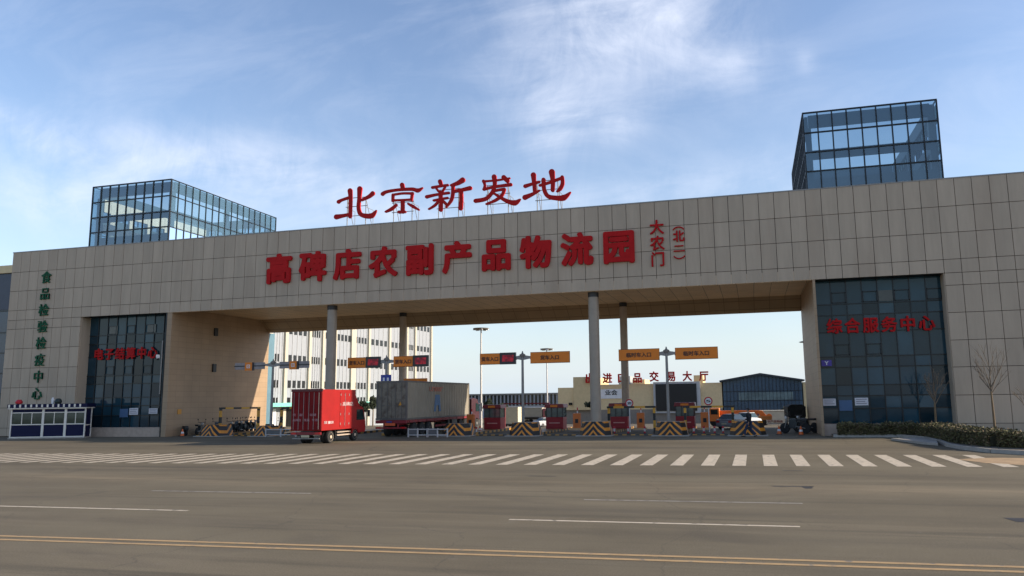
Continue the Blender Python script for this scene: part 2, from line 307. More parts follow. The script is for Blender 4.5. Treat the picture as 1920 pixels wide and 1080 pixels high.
# ================= ground, road, paint =================
def asphalt():
    m=bpy.data.materials.new('dusty_asphalt'); m.use_nodes=True; t=m.node_tree; b=t.nodes['Principled BSDF']; b.inputs['Roughness'].default_value=.85; b.inputs['Specular IOR Level'].default_value=.25
    tc=t.nodes.new('ShaderNodeTexCoord')
    def nz(scale,st,det=6,ro=.6,loc=0,dist=0):
        mp=t.nodes.new('ShaderNodeMapping'); mp.inputs['Scale'].default_value=st; mp.inputs['Location'].default_value=(loc,loc,0); mp.inputs['Rotation'].default_value=(0,0,R(-2.5)); t.links.new(tc.outputs['Object'],mp.inputs[0])
        n=t.nodes.new('ShaderNodeTexNoise'); n.inputs['Scale'].default_value=scale; n.inputs['Detail'].default_value=det; n.inputs['Roughness'].default_value=ro; n.inputs['Distortion'].default_value=dist; t.links.new(mp.outputs[0],n.inputs['Vector']); return n.outputs[0]
    def mr(v,a,b_,c,d):
        n=t.nodes.new('ShaderNodeMapRange'); n.inputs[1].default_value=a; n.inputs[2].default_value=b_; n.inputs[3].default_value=c; n.inputs[4].default_value=d; t.links.new(v,n.inputs[0]); return n.outputs[0]
    def mixc(f,a,bb):
        x=t.nodes.new('ShaderNodeMix'); x.data_type='RGBA'
        t.links.new(f,x.inputs[0])
        for i,v in ((6,a),(7,bb)):
            if isinstance(v,tuple): x.inputs[i].default_value=v+(1,)
            else: t.links.new(v,x.inputs[i])
        return x.outputs[2]
    base=mixc(mr(nz(.12,(1,1.6,1),8),.35,.65,0,1),(.116,.095,.062),(.163,.137,.091))
    streak=mixc(mr(nz(.22,(.22,2.2,1),8,.62,5),.50,.72,0,.8),base,(.205,.168,.112))
    tyre=mixc(mr(nz(.5,(.10,2.6,1),6,.55,11,.3),.55,.70,0,.65),streak,(.070,.059,.043))
    curve=mixc(mr(nz(.16,(.7,1.1,1),5,.5,23,1.6),.60,.66,0,.35),tyre,(.082,.068,.052))
    spots=mixc(mr(nz(1.6,(1,1,1),8,.7,3),.60,.75,0,.5),curve,(.19,.165,.135))
    sep=t.nodes.new('ShaderNodeSeparateXYZ'); t.links.new(tc.outputs['Object'],sep.inputs[0])
    def band(y0,w,amp,seed,col,src):
        n=nz(.35,(.25,1.5,1),8,.7,seed,.4)
        a=t.nodes.new('ShaderNodeMath'); a.operation='SUBTRACT'; t.links.new(sep.outputs[1],a.inputs[0]); a.inputs[1].default_value=y0
        d=t.nodes.new('ShaderNodeMath'); d.operation='ABSOLUTE'; t.links.new(a.outputs[0],d.inputs[0])
        f=mr(d.outputs[0],0,w,1,0); g_=mr(n,.42,.62,0,amp); m_=t.nodes.new('ShaderNodeMath'); m_.operation='MULTIPLY'; t.links.new(f,m_.inputs[0]); t.links.new(g_,m_.inputs[1])
        return mixc(m_.outputs[0],src,col)
    for y0,w,amp,seed,col in ((22.6,1.6,.9,31,(.235,.185,.118)),(26.5,1.8,.7,37,(.075,.062,.045)),(14.6,.9,.6,41,(.080,.067,.049)),(17.8,.8,.6,43,(.078,.065,.048)),(11.0,1.2,.8,47,(.19,.155,.105)),(40,3.5,.8,53,(.080,.066,.049)),(8.0,1.5,.7,59,(.17,.14,.10))): spots=band(y0,w,amp,seed,col,spots)
    crack=t.nodes.new('ShaderNodeTexVoronoi'); crack.feature='DISTANCE_TO_EDGE'; crack.inputs['Scale'].default_value=.16
    wm=t.nodes.new('ShaderNodeMapping'); t.links.new(tc.outputs['Object'],wm.inputs[0])
    wn=t.nodes.new('ShaderNodeTexNoise'); wn.inputs['Scale'].default_value=.5; wn.inputs['Detail'].default_value=6; t.links.new(tc.outputs['Object'],wn.inputs['Vector'])
    wa=t.nodes.new('ShaderNodeVectorMath'); wa.operation='MULTIPLY_ADD'; wa.inputs[1].default_value=(2.2,2.2,0); t.links.new(wn.outputs['Color'],wa.inputs[0]); t.links.new(tc.outputs['Object'],wa.inputs[2]); t.links.new(wa.outputs[0],crack.inputs['Vector'])
    ck=mixc(mr(crack.outputs['Distance'],.0,.004,.32,0),spots,(.05,.045,.04))
    grain=nz(34,(1,1,1),5,.85)
    x=t.nodes.new('ShaderNodeVectorMath'); x.operation='SCALE'; t.links.new(ck,x.inputs[0]); t.links.new(mr(grain,.25,.75,.5,1.5),x.inputs[3]); t.links.new(x.outputs[0],b.inputs['Base Color'])
    bp=t.nodes.new('ShaderNodeBump'); bp.inputs['Strength'].default_value=.55; bp.inputs['Distance'].default_value=.012; t.links.new(grain,bp.inputs['Height']); t.links.new(bp.outputs[0],b.inputs['Normal'])
    return m
M['asphalt']=asphalt()
def worn(name,col,under,keep=.5):
    return mat(name,col,.7,var=.14,scale=3,stain=(under,5.0,keep,keep+.14),bump=.05)
M['wpaint']=worn('worn_white_road_paint',(.52,.44,.33),(.17,.145,.11),.56)
M['wpaint2']=worn('faint_white_road_paint',(.30,.27,.23),(.15,.13,.11),.50)
M['ypaint']=worn('worn_yellow_road_paint',(.40,.26,.12),(.17,.15,.12),.58)
g=MB(); ys=[-60,0,10,20,30,40,50,58,66]+[66+8.4*i for i in range(1,11)]+[400,1500]; xs=[-900,-300,-120,-60,-20,20,60,200,900]
for y in ys:
    for x in xs: g.v.append((x,y,gz(y)))
for i in range(len(ys)-1):
    for j in range(len(xs)-1): a=i*len(xs)+j; g.f.append((a,a+1,a+1+len(xs),a+len(xs)))
struct('ground',g,'asphalt')
# crosswalk: the bars run away from the viewer
g=MB()
for k in range(12,-34,-1):
    x1=-5.03+1.153*k; x0=x1-.50
    if x0<-42: break
    a=29.65+.045*x1; b=35.15+.045*x1
    g.quad((x0,a-.02,.005),(x1,a,.005),(x1,b,.005),(x0,b-.02,.005))
struct('crosswalk_bars',g,'wpaint')
g=MB()
def strip(mb,x0,y0,x1,y1,w,z=.005,n=12):
    for i in range(n):
        a=i/n; b=(i+1)/n; xa,ya=x0+(x1-x0)*a,y0+(y1-y0)*a; xb,yb=x0+(x1-x0)*b,y0+(y1-y0)*b
        mb.quad((xa,ya-w/2,z),(xb,yb-w/2,z),(xb,yb+w/2,z),(xa,ya+w/2,z))
for k in range(-4,3):
    strip(g,-5.28+14.3*k,16.10+.15*k,.76+14.3*k,16.22+.15*k,.13)
struct('near_lane_line',g,'wpaint')
g=MB()
for k in range(-4,3):
    strip(g,-4.37+13.4*k,19.5,1.01+13.4*k,19.62,.12)
struct('far_lane_line',g,'wpaint2')
g=MB()
p=Vector((-14.89,12.37)); q=Vector((1.37,13.03)); d=(q-p)/(q.x-p.x)
for off in (0,-.34):
    a=p+d*(-60); b=p+d*(60); strip(g,a.x,a.y+off,b.x,b.y+off,.13,n=40)
struct('double_yellow_line',g,'ypaint')
# tar patches and a drain by the crossing
M['tar']=mat('fresh_tar',(.035,.032,.03),.6,var=.3,scale=6)
g=MB()
for x0,x1,y,w in ((.45,1.5,23.2,.10),(.9,1.5,27.9,.09),(1.28,1.45,23.0,.3),(5.0,6.2,17.9,.35),(-7.5,-6.6,25.1,.07)):
    g.quad((x0,y-w,.004),(x1,y-w*.8,.004),(x1+.05,y+w*.6,.004),(x0-.1,y+w*.5,.004))
struct('tar_patches',g,'tar')
M['sand']=mat('orange_sand',(.36,.24,.13),.95,var=.25,scale=2,bump=.3)
g=MB(); pts=[(7.6,33.2),(8.2,31.6),(9.2,30.9),(11,30.6),(14,30.9),(14,33.6),(11,34.0),(9.4,34.2),(8.5,34.0)]
g.v+=[(10.5,32.4,.03)]+[(x,y,.004) for x,y in pts]
for i in range(len(pts)): g.f.append((0,1+i,1+(i+1)%len(pts)))
struct('sand_patch',g,'sand')
# corner pavement with its kerb, carrying the hedge
kp=[(4.6,49.9),(8.4,49.7),(9.3,47.2),(9.35,43.5),(9.1,41.0),(9.25,39.0),(9.9,37.0),(11.0,35.7),(13,35.0),(30,34.8)]
g=MB(); n=len(kp)
poly=kp+[(30,51.1),(4.6,51.1)]
g.prism([(x,y) for x,y in poly],2,-.05,.14)
M['soil']=mat('dry_soil',(.16,.125,.09),.95,var=.25,scale=3,bump=.4)
struct('planting_soil',g,'soil')
g=MB()
for i in range(n-1):
    a=Vector(kp[i]); b=Vector(kp[i+1]); d=(b-a).normalized(); nn_=Vector((d.y,-d.x))*(.17)
    g.v+= [(a.x,a.y,-.02),(b.x,b.y,-.02),(b.x-nn_.x*-1,b.y+nn_.y,-.02),(a.x+nn_.x,a.y+nn_.y,-.02)]
    g.v+= [(a.x,a.y,.17),(b.x,b.y,.17),(b.x+nn_.x*.9,b.y+nn_.y*.9,.17),(a.x+nn_.x*.9,a.y+nn_.y*.9,.17)]
    k=len(g.v)-8
    g.f+=[(k+4,k+5,k+6,k+7),(k,k+1,k+5,k+4),(k+3,k+7,k+6,k+2),(k,k+4,k+7,k+3),(k+1,k+2,k+6,k+5)]
struct('corner_kerb',g,'conc')
g=MB(); g.prism([(7.3,46.2),(9.0,46.9),(9.2,44.2),(8.7,41.6),(8.2,42.6)],2,.01,.13); struct('corner_pavement',g,'conc')
# lane islands
ISL=[(-41.5,.9),(-36.7,.9),(-31.5,.8),(-27.0,.35),(-20.9,.8),(-15.8,.8),(-10.7,.8),(-5.5,.8),(-.5,.8)]
for i,(x,w) in enumerate(ISL):
    g=MB(); g.box(x-w,x+w,52.6,64.5,-.03,.18); struct('lane_island',g,'kerbp' )
g=MB(); g.box(-21.9,-.2,52.35,52.58,-.02,.07); g.box(-44,-33,52.35,52.58,-.02,.07); struct('apron_kerb',g,'kerbx')

# ================= the gate building =================
B=thing('gate_building','wide grey stone-clad gateway building spanning the road between two end blocks','gate building',(-20,51,0),world=True)
X0,XL,XIL,XIR,XR,X1=-62.65,-54.70,-45.5,4.05,11.86,24.3
PW=.9935; ROWS=[16.0,14.22,12.54,10.84,9.98]; ROWP=[10.84,9.2,7.5,5.8,4.15,2.45,.75,.06]
g=MB()
g.box(X0+.05,X1,51.09,64.2,10.62,15.92)            # beam body
g.box(X0+.05,XL-.02,51.09,64.9,0,10.6)             # left pier
g.box(XL+.0,XIL-.62,52.5,64.9,0,10.6)
g.box(XIR+.62,XR,52.5,64.9,0,10.6)
g.box(XR+.02,X1,51.09,64.9,0,10.6)
g.build('structure_core','joint',B)
g=MB(); n=int(round((X1-X0)/PW))
for k in range(n):
    a=X0+PW*k; b=a+PW; gp=.017
    for i in range(4): g.box(a+gp,b-gp,51.0+random.uniform(0,.006),51.085,ROWS[i+1]+gp,ROWS[i]-gp)
    xm=(a+b)/2
    if xm<XL or xm>XR:
        g.box(a+gp,b-gp,51.0,51.085,ROWP[0]-.86+gp-.78,ROWS[4]-gp)
        for i in range(1,len(ROWP)-1): g.box(a+gp,b-gp,51.0+random.uniform(0,.006),51.085,ROWP[i+1]+gp,ROWP[i]-gp)
g.build('facade_cladding','clad',B)
g=MB(); g.box(X0-.02,X1,50.98,51.5,15.98,16.06); g.box(X0-.02,X1,51.5,64.25,15.93,15.99); g.build('parapet_cap','steel',B)
# end wall (left), cladding side
g=MB()
for k in range(14):
    for i in range(len(ROWS)-1): g.box(X0,X0+.06,51.1+k*.98,51.1+k*.98+.94,ROWS[i+1]+.03,ROWS[i]-.03)
    for i in range(len(ROWP)-1): g.box(X0,X0+.06,51.1+k*.98,51.1+k*.98+.94,ROWP[i+1]+.03,min(ROWP[i],9.95)-.03)
g.build('side_cladding','clad',B)
# door reveals of the glazed bays
def boxes(name,lst,m,parent,**k):
    return [MB().box(*b).build(name,m,parent,**k) for b in lst]
boxes('reveal',[(XL-.02,XL+.04,51.09,52.4,.05,9.98),(XR-.04,XR+.02,51.09,52.4,.05,9.98)],'clad',B)
boxes('bay_ceiling',[(XL,XIL-.6,51.09,52.5,9.99,10.3),(XIR+.15,XR,51.09,52.5,9.99,10.3)],'mull',B)
# inner passage walls
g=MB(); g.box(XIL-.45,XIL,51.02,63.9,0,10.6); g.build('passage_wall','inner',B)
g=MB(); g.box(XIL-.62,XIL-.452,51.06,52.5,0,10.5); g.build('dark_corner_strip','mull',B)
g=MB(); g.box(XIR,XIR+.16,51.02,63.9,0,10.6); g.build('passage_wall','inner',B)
g=MB(); g.box(XIL-.6,XIL-.03,63.9,64.85,0,9.3); g.build('rear_glass_edge',mat('pale_blue_glass_edge',(.12,.22,.28),.2),B)
# soffit: lip, flat ceiling, slanting rear fascia
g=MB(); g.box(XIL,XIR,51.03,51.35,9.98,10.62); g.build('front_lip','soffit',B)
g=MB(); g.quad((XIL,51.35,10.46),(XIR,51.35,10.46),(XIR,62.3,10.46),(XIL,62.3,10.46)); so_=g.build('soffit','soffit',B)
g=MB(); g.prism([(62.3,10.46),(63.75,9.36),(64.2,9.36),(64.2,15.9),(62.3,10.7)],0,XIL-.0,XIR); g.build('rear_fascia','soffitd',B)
boxes('plinth',[(XL+.04,XIL-.62,51.25,52.6,0,.74),(XIR+.16,XR-.04,51.25,52.6,0,.74)],'plinth',B)
for k in range(9): MB().lathe((-42+5.35*k,53.6,10.40),[(0,.16),(.06,.18)],2,14).build('ceiling_lamp','dsteel',B)
g=MB(); g.box(XIL,XIL+.12,56.05,56.45,8.45,9.15); g.build('wall_vent','black',B)
g=MB(); g.box(XIL,XIL+.12,56.05,56.45,5.3,6.0); g.build('wall_vent','black',B)
g=MB(); g.box(XIL,XIL+.05,52.2,52.6,1.75,2.15); g.build('brass_plate','ochre',B)

def curtain(x0,x1,z0,z1,y,nc,rows,opens,seed):
    rnd=random.Random(seed); cw=thing('curtain_wall',None,None); cw.parent=B; cw.location=(0,0,0)
    fr=MB(); gl=MB(); w=(x1-x0)/nc
    for k in range(nc+1): x=x0+k*w; fr.box(x-.028,x+.028,y-.06,y+.02,z0,z1)
    for z in rows: fr.box(x0-.02,x1+.02,y-.052,y+.015,z-.03,z+.03)
    zz=[z1]+list(rows)+[z0]; zz=sorted(set(zz),reverse=True)
    for i in range(len(zz)-1):
        for k in range(nc):
            a=x0+k*w; t=rnd.uniform(-.008,.008); u=rnd.uniform(-.008,.008)
            gl.quad((a,y+t,zz[i+1]),(a+w,y-t,zz[i+1]),(a+w,y-t+u,zz[i]),(a,y+t+u,zz[i]))
    sashes=[]
    for (c,za,zb) in opens:
        a=x0+c*w+.03; b=a+w-.06
        op=MB(); sashes.append(op); op.box(a,b,y-.085,y-.055,za,za+.05); op.box(a,b,y-.085,y-.055,zb-.05,zb); op.box(a,a+.05,y-.085,y-.055,za,zb); op.box(b-.05,b,y-.085,y-.055,za,zb)
    f=fr.build('mullions','mull',cw); p_=gl.build('panes','cglass',cw); 
    for op in sashes: op.build('opening_sash','mull',cw)
    return cw
RW=[8.42,7.7,6.6,5.0,4.32,3.18,2.5,1.70]
curtain(XIR+.2,XR,.75,9.98,52.0,8,RW,[(1,8.5,9.2),(3,8.5,9.2),(5,8.5,9.2),(7,8.5,9.2),(1,5.1,5.8),(3,5.1,5.8)],3)
curtain(XL,XIL-.62,.75,9.98,52.0,9,RW,[(2,8.5,9.2),(4,8.5,9.2),(6,8.5,9.2),(2,5.1,5.8),(4,5.1,5.8),(6,5.1,5.8)],4)
boxes('window_blind',[(x,x+.84,51.93,51.99,8.5,9.2) for x in (8.1,-52.6,-48.7)],'blind',B)
# columns
def column(x,y,r,z1,m):
    g=MB(); prof=[]
    zs=[0]+[1.75*k for k in range(1,6)]+[z1]
    for i in range(len(zs)-1): prof+=[(zs[i]+.012,r),(zs[i+1]-.012,r),(zs[i+1]-.008,r-.02),(zs[i+1]+.008,r-.02)]
    g.lathe((x,y,0),prof[:-2],2,28); c=g.build('column',m,B,smooth=True)
    g=MB(); g.lathe((x,y,0),[(z1-.34,r+.012),(z1,r+.012)],2,28); g.build('column_collar','dsteel',c)
    return c
for x in (-31.3,-10.62): column(x,51.75,.37,9.97,'colstone')
for x in (-30.3,-10.2): column(x,62.0,.31,10.44,mat('beige_column',(.42,.34,.26),.6))
# roof-top glass boxes
def tower(x0,x1,side_lit):
    t=thing('rooftop_glass_box',None,None); t.parent=B
    y0,y1=51.02,65.4; z0,z1=16.05,21.27; rows=[19.87,18.52,17.22]
    fr=MB(); n=9; m=17
    fx=[x0+(x1-x0)*k/n for k in range(n+1)]; fy=[y0+(y1-y0)*k/m for k in range(m+1)]
    for y in (y0,y1):
        for x in fx: fr.box(x-.04,x+.04,y-.06,y+.06,z0,z1)
        for z in rows+[z1]: fr.box(x0-.035,x1+.035,y-.055,y+.055,z-.045,z+.045)
    for x in (x0,x1):
        for y in fy[1:-1]: fr.box(x-.05,x+.05,y-.03,y+.03,z0,z1)
        for z in rows+[z1]: fr.box(x-.044,x+.044,y0+.05,y1-.05,z-.032,z+.032)
    fr.build('glazing_frame','mull',t)
    gl=MB(); zz=[z1]+rows+[z0]
    for i in range(4):
        for y in (y0,y1):
            for k in range(n): gl.quad((fx[k],y,zz[i+1]),(fx[k+1],y,zz[i+1]),(fx[k+1],y,zz[i]),(fx[k],y,zz[i]))
        for x in (x0,x1):
            for k in range(m): gl.quad((x,fy[k],zz[i+1]),(x,fy[k+1],zz[i+1]),(x,fy[k+1],zz[i]),(x,fy[k],zz[i]))
    gl.build('glass_panes','tglass',t)
    ib=MB()                                   # ring beams and posts just inside the glass
    for za,zb in ((20.35,21.2),(18.15,18.75),(16.05,16.8)):
        for y in (y0+.35,y1-.45): ib.box(x0+.35,x1-.35,y,y+.22,za,zb)
        for x in (x0+.12,x1-.34): ib.box(x,x+.22,y0+.58,y1-.48,za,zb)
    for x in (x0+.14,x1-.5):
        for y in (y0+.37,(y0+y1)/2,y1-.8): ib.box(x,x+.36,y,y+.36,16.1,20.34)
    ib.build('ring_beam','tbeam',t)
    if side_lit:
        wl=MB()
        wl.box(x0+.3,x0+.42,y0+2,y1-2,16.1,20.3) if False else None
        for k in range(6):
            y=y0+1.4+k*2.1; wl.box(x0+.42,x0+.62,y,y+.5,16.1,20.3)
        wl.box(x0+.40,x0+.60,y0+.7,y1-1,19.2,20.3); wl.box(x0+.40,x0+.60,y0+.7,y1-1,17.3,18.1)
        wl.build('inner_wall','cream',t)
    return t
tower(-54.4,-46.32,True); tower(4.1,12.28,False)

# ---- lettering on the gate ----
s=thing('facade_sign','large bold red characters mounted on the grey stone beam','sign',(-22,50.9,11.8),world=True)
txt='高碑店农副产品物流园'; px0=-36.75; pitch=(-7.36-2.36-px0)/9
for i,ch in enumerate(txt):
    g=MB(); lettering(g,ch,px0+pitch*i-.02,px0+pitch*i+2.34,11.85,14.2,50.98,.16,.042,em=True); g.build('character','red',s)
s=thing('vertical_gate_sign','short column of three red characters at the right end of the beam','sign',(-5.9,50.9,11.4),world=True)
for i,ch in enumerate('大农门'):
    g=MB(); lettering(g,ch,-6.40,-5.38,13.68-i*1.12,14.72-i*1.12,50.98,.1,.02); g.build('character','red',s)
s=thing('bracketed_gate_sign','small bracketed red characters beside the three-character column','sign',(-4.4,50.9,11.8),world=True)
for ch,z,h,ro in (('(',13.85,.26,True),('北',13.12,.66,False),('二',12.38,.42,False),('二',12.5,.0,False),(')',11.85,.26,True)):
    if h==0: continue
    g=MB()
    if ro:
        up_=ch=='('; pts=[]
        for k in range(9): a=math.pi*(.15+.7*k/8); pts.append((math.cos(a)*.42, math.sin(a)*.36*(1 if up_ else -1)))
        for k in range(8):
            (a,b),(c,d)=pts[k],pts[k+1]; z0_=z+(-.12 if up_ else .4)
            g.tube((-4.42+a,50.93,z0_+b),(-4.42+c,50.93,z0_+d),.045,.045,6)
    else: lettering(g,ch,-4.82,-4.02,z-.05,z+h+.1,50.98,.08,.026)
    g.build('character','red',s)
s=thing('green_vertical_sign','column of eight dark green characters down the left stone pier','sign',(-58.6,50.9,3),world=True)
for i,ch in enumerate('食品检验检疫中心'):
    zt=14.15-i*1.425; g=MB(); lettering(g,ch,-59.22,-58.12,zt-1.08,zt,50.98,.08,.016); g.build('character','green',s)
s=thing('left_bay_sign','six red characters across the dark glass of the left bay','sign',(-50.9,51.8,6.3),world=True)
for i,ch in enumerate('电子结算中心'):
    g=MB(); x=-53.95+i*1.10; lettering(g,ch,x,x+.98,6.35,7.35,51.9,.08,.03); g.build('character','red',s)
s=thing('right_bay_sign','six red characters across the dark glass of the right bay','sign',(8,51.8,6.5),world=True)
for i,ch in enumerate('综合服务中心'):
    g=MB(); x=4.8+i*1.10; lettering(g,ch,x,x+.98,6.5,7.5,51.9,.08,.03); g.build('character','red',s)

# roof-top brush-written characters: strokes as thick slabs, each (points, radii) in an enlarged tracing
BR={0:[([(148,192),(152,250),(150,330),(148,385)],[17,13,13,13]),([(62,275),(85,262),(150,240)],[13,9,9]),([(45,388),(90,380),(150,368)],[17,12,9]),
       ([(221,178),(217,250),(212,320),(228,368),(275,382),(315,376),(345,340)],[18,13,13,14,16,17,4]),([(318,212),(290,235),(235,262)],[15,12,8])],
    1:[([(538,148),(545,178)],[15,14]),([(392,216),(420,200),(500,186),(610,180),(655,190),(692,170)],[13,10,9,11,14,4]),([(470,224),(468,268)],[10,9]),([(470,222),(540,212),(612,212)],[7,7,8]),
       ([(615,212),(608,262)],[10,9]),([(470,264),(540,262),(606,258)],[7,7,7]),([(542,268),(543,350)],[13,12]),([(515,352),(560,350)],[10,8]),([(495,298),(460,328),(415,350)],[8,11,6]),([(585,290),(620,310),(662,334)],[7,11,6])],
    2:[([(822,122),(830,145)],[14,12]),([(765,168),(820,158),(880,150)],[9,8,8]),([(795,175),(812,198)],[7,7]),([(860,165),(842,195)],[7,7]),([(722,238),(790,222),(888,208)],[11,8,8]),([(826,205),(830,270),(828,335)],[12,11,13]),
       ([(775,265),(830,254),(880,246)],[7,7,7]),([(815,262),(785,300),(738,330)],[7,8,5]),([(848,270),(875,300)],[8,10]),([(992,112),(955,135),(905,152)],[17,13,7]),([(920,150),(918,215),(905,265),(868,315)],[11,11,10,5]),
       ([(925,198),(985,186),(1048,172)],[9,10,13]),([(980,195),(982,260),(976,322)],[12,12,15])],
    3:[([(1148,120),(1158,150),(1152,182)],[10,8,9]),([(1150,122),(1200,118),(1260,112),(1345,98)],[7,6,6,5]),([(1150,182),(1220,165),(1352,146)],[9,8,11]),([(1228,88),(1232,150),(1212,205),(1165,252),(1088,268)],[16,12,11,12,13]),
       ([(1300,92),(1328,118)],[15,14]),([(1215,196),(1262,186),(1305,180)],[8,8,9]),([(1305,182),(1285,228),(1235,265),(1168,292)],[10,10,9,5]),([(1222,208),(1270,240),(1330,272),(1385,282),(1424,256)],[7,10,13,17,4])],
    4:[([(1460,158),(1510,142),(1565,126)],[12,9,8]),([(1522,74),(1528,140),(1532,205)],[17,12,11]),([(1458,242),(1510,220),(1568,190)],[16,11,5]),([(1570,152),(1650,128),(1735,96)],[8,9,9]),
       ([(1738,90),(1740,140),(1722,178),(1698,198)],[11,12,12,5]),([(1660,52),(1668,120),(1666,188)],[19,13,12]),([(1598,110),(1602,180),(1630,232),(1690,246),(1750,244),(1800,204)],[13,12,13,14,18,4])]}
s=thing('rooftop_sign','five large red brush-written characters on steel posts above the beam','sign',(-21.5,51.3,16),world=True)
for i,strokes in BR.items():
    g=MB(); YB=51.45
    for k,(pts,rad) in enumerate(strokes):
        P=[at(620+x/4,310+y/4,YB) for x,y in pts]; RD=[r*1.28/4/26.9 for r in rad]
        # smooth the centre line
        Q=[];QR=[]
        for j in range(len(P)-1):
            a=P[max(j-1,0)];b=P[j];c=P[j+1];d=P[min(j+2,len(P)-1)]
            for t in (0,.2,.4,.6,.8):
                Q.append(.5*((2*b)+(c-a)*t+(2*a-5*b+4*c-d)*t*t+(3*b-a-3*c+d)*t**3)); QR.append(RD[j]*(1-t)+RD[j+1]*t)
        Q.append(P[-1]);QR.append(RD[-1])
        L=[];Rr=[]
        for j,p in enumerate(Q):
            d=(Q[min(j+1,len(Q)-1)]-Q[max(j-1,0)]).normalized(); nrm=Vector((-d.z,0,d.x)); L.append(p+nrm*QR[j]); Rr.append(p-nrm*QR[j])
        d0=(Q[1]-Q[0]).normalized(); d1=(Q[-1]-Q[-2]).normalized()
        def cap(c,d,r,sgn):
            out=[]; nrm=Vector((-d.z,0,d.x))
            for a in (-60,-30,0,30,60): out.append(c+d*(math.cos(R(a))*r)*sgn+nrm*(math.sin(R(a))*r)*sgn)
            return out
        ring=L+ [x for x in reversed(cap(Q[-1],d1,QR[-1],1))] + list(reversed(Rr)) + [x for x in reversed(cap(Q[0],d0,QR[0],-1))]
        yf=YB-.10-.003*k; yb=YB+.02+.003*k
        nn2=len(g.v); m_=len(ring)
        g.v+=[(p.x,yf,p.z) for p in ring]+[(p.x,yb,p.z) for p in ring]
        # faces as a ladder so that bent strokes stay clean
        nL=len(L); 
        for j in range(nL-1):
            a,b=nn2+j,nn2+j+1; c=nn2+nL+5+(nL-1-j); d=c-1
            g.f.append((a,b,d,c)); g.f.append((a+m_,c+m_,d+m_,b+m_))
        e=list(range(nn2+nL-1,nn2+nL+6)); g.f.append(tuple(e)); g.f.append(tuple(x+m_ for x in reversed(e)))
        e=list(range(nn2+2*nL+4,nn2+m_))+[nn2]; g.f.append(tuple(e)); g.f.append(tuple(x+m_ for x in reversed(e)))
        for j in range(m_): q_=(j+1)%m_; g.f.append((nn2+j,nn2+q_,nn2+m_+q_,nn2+m_+j))
    c=g.build('character','red',s)
    xs_=[at(620+x/4,370,YB).x for st,_ in strokes for x,y in st]; xa,xb=min(xs_),max(xs_); w=xb-xa
    g=MB(); pa,pb=xa+w*.26,xa+w*.72
    for x in (pa,pb):
        g.tube((x,YB+.12,16.0),(x,YB+.12,18.45),.035); g.tube((x+.0,YB+1.3,16.0),(x,YB+.14,18.2),.022); g.tube((x,YB+1.3,15.95),(x,YB+1.3,17.6),.02); g.tube((x,YB+1.3,17.6),(x,YB+.14,17.6),.02)
    for z in (16.95,17.7,18.4): g.tube((pa-.15,YB+.12,z),(pb+.15,YB+.12,z),.028)
    g.build('support_frame','steel',s)

# posters and the small purple sign on the bays
def notice(name,x0,x1,z0,z1,m,label,cat='notice',lines=3):
    t=thing(name,label,cat,((x0+x1)/2,51.9,z0),world=True)
    g=MB(); g.box(x0,x1,51.915,51.935,z0,z1); g.build('sheet',m,t)
    if lines:
        g=MB()
        for k in range(lines): z=z1-(k+.9)*(z1-z0)/(lines+.7); g.box(x0+.08,x1-.08-.1*(k%2),51.908,51.914,z,z+.04)
        g.build('print',mat('grey_print',(.18,.16,.2),.6),t)
    return t
M['paper']=mat('white_poster_paper',(.62,.60,.62),.6); M['bluep']=mat('blue_poster',(.05,.11,.22),.5,var=.1); M['purple']=mat('purple_sign_face',(.06,.03,.30),.4)
notice('poster',4.3,5.08,1.88,2.33,'paper','narrow white poster nearest the passage on the right glazed bay')
notice('poster',5.27,6.05,1.55,2.22,'bluep','blue poster between two white ones on the right glazed bay',lines=0)
notice('poster',6.22,7.02,1.88,2.36,'paper','white poster to the right of the blue one on the right bay')
notice('poster',-50.0,-49.12,1.75,2.30,'paper','white poster left of its twin on the left glazed bay')
notice('poster',-48.05,-47.2,1.82,2.26,'paper','small white poster at the passage end of the left bay')
notice('poster',-50.95,-50.12,1.55,2.25,'bluep','dull blue poster beside the white one on the left bay',lines=0)
t=notice('purple_sign',4.36,4.98,4.42,4.80,'purple','small purple sign on the right glazed bay beside the passage','sign',0)
g=MB(); lettering(g,'Y',4.56,4.78,4.5,4.72,51.912,.01,.03); g.build('mark','white',t)
# camera pole on the passage corner
t=thing('security_camera','white security camera on a thin pipe at the left passage corner','camera',(-46.25,50.9,3.5),world=True)
g=MB(); g.tube((-46.22,50.95,3.4),(-46.22,50.95,7.7),.04); g.build('pipe','steel',t)
g=MB(); g.lathe((-46.45,50.8,6.25),[(0,.11),(.1,.15),(.3,.15)],2,14); g.build('housing','white',t,smooth=True)
g=MB(); g.lathe((-46.45,50.8,6.12),[(0,.05),(.06,.1),(.13,.12)],2,14); g.build('lens','black',t,smooth=True)
t=thing('wall_lamp','small lamp head on a bracket at the rear of the right passage wall','lamp',(4,63.9,7.2),world=True)
p_=at(1508,641,63.9)
g=MB(); g.tube((4.3,64.1,p_.z-.05),(p_.x,63.9,p_.z),.04); g.build('bracket','steel',t); g=MB(); g.lathe((p_.x-.12,63.9,p_.z-.06),[(0,.2),(.05,.32),(.12,.1)],2,14); g.build('lamp_head','steel',t)

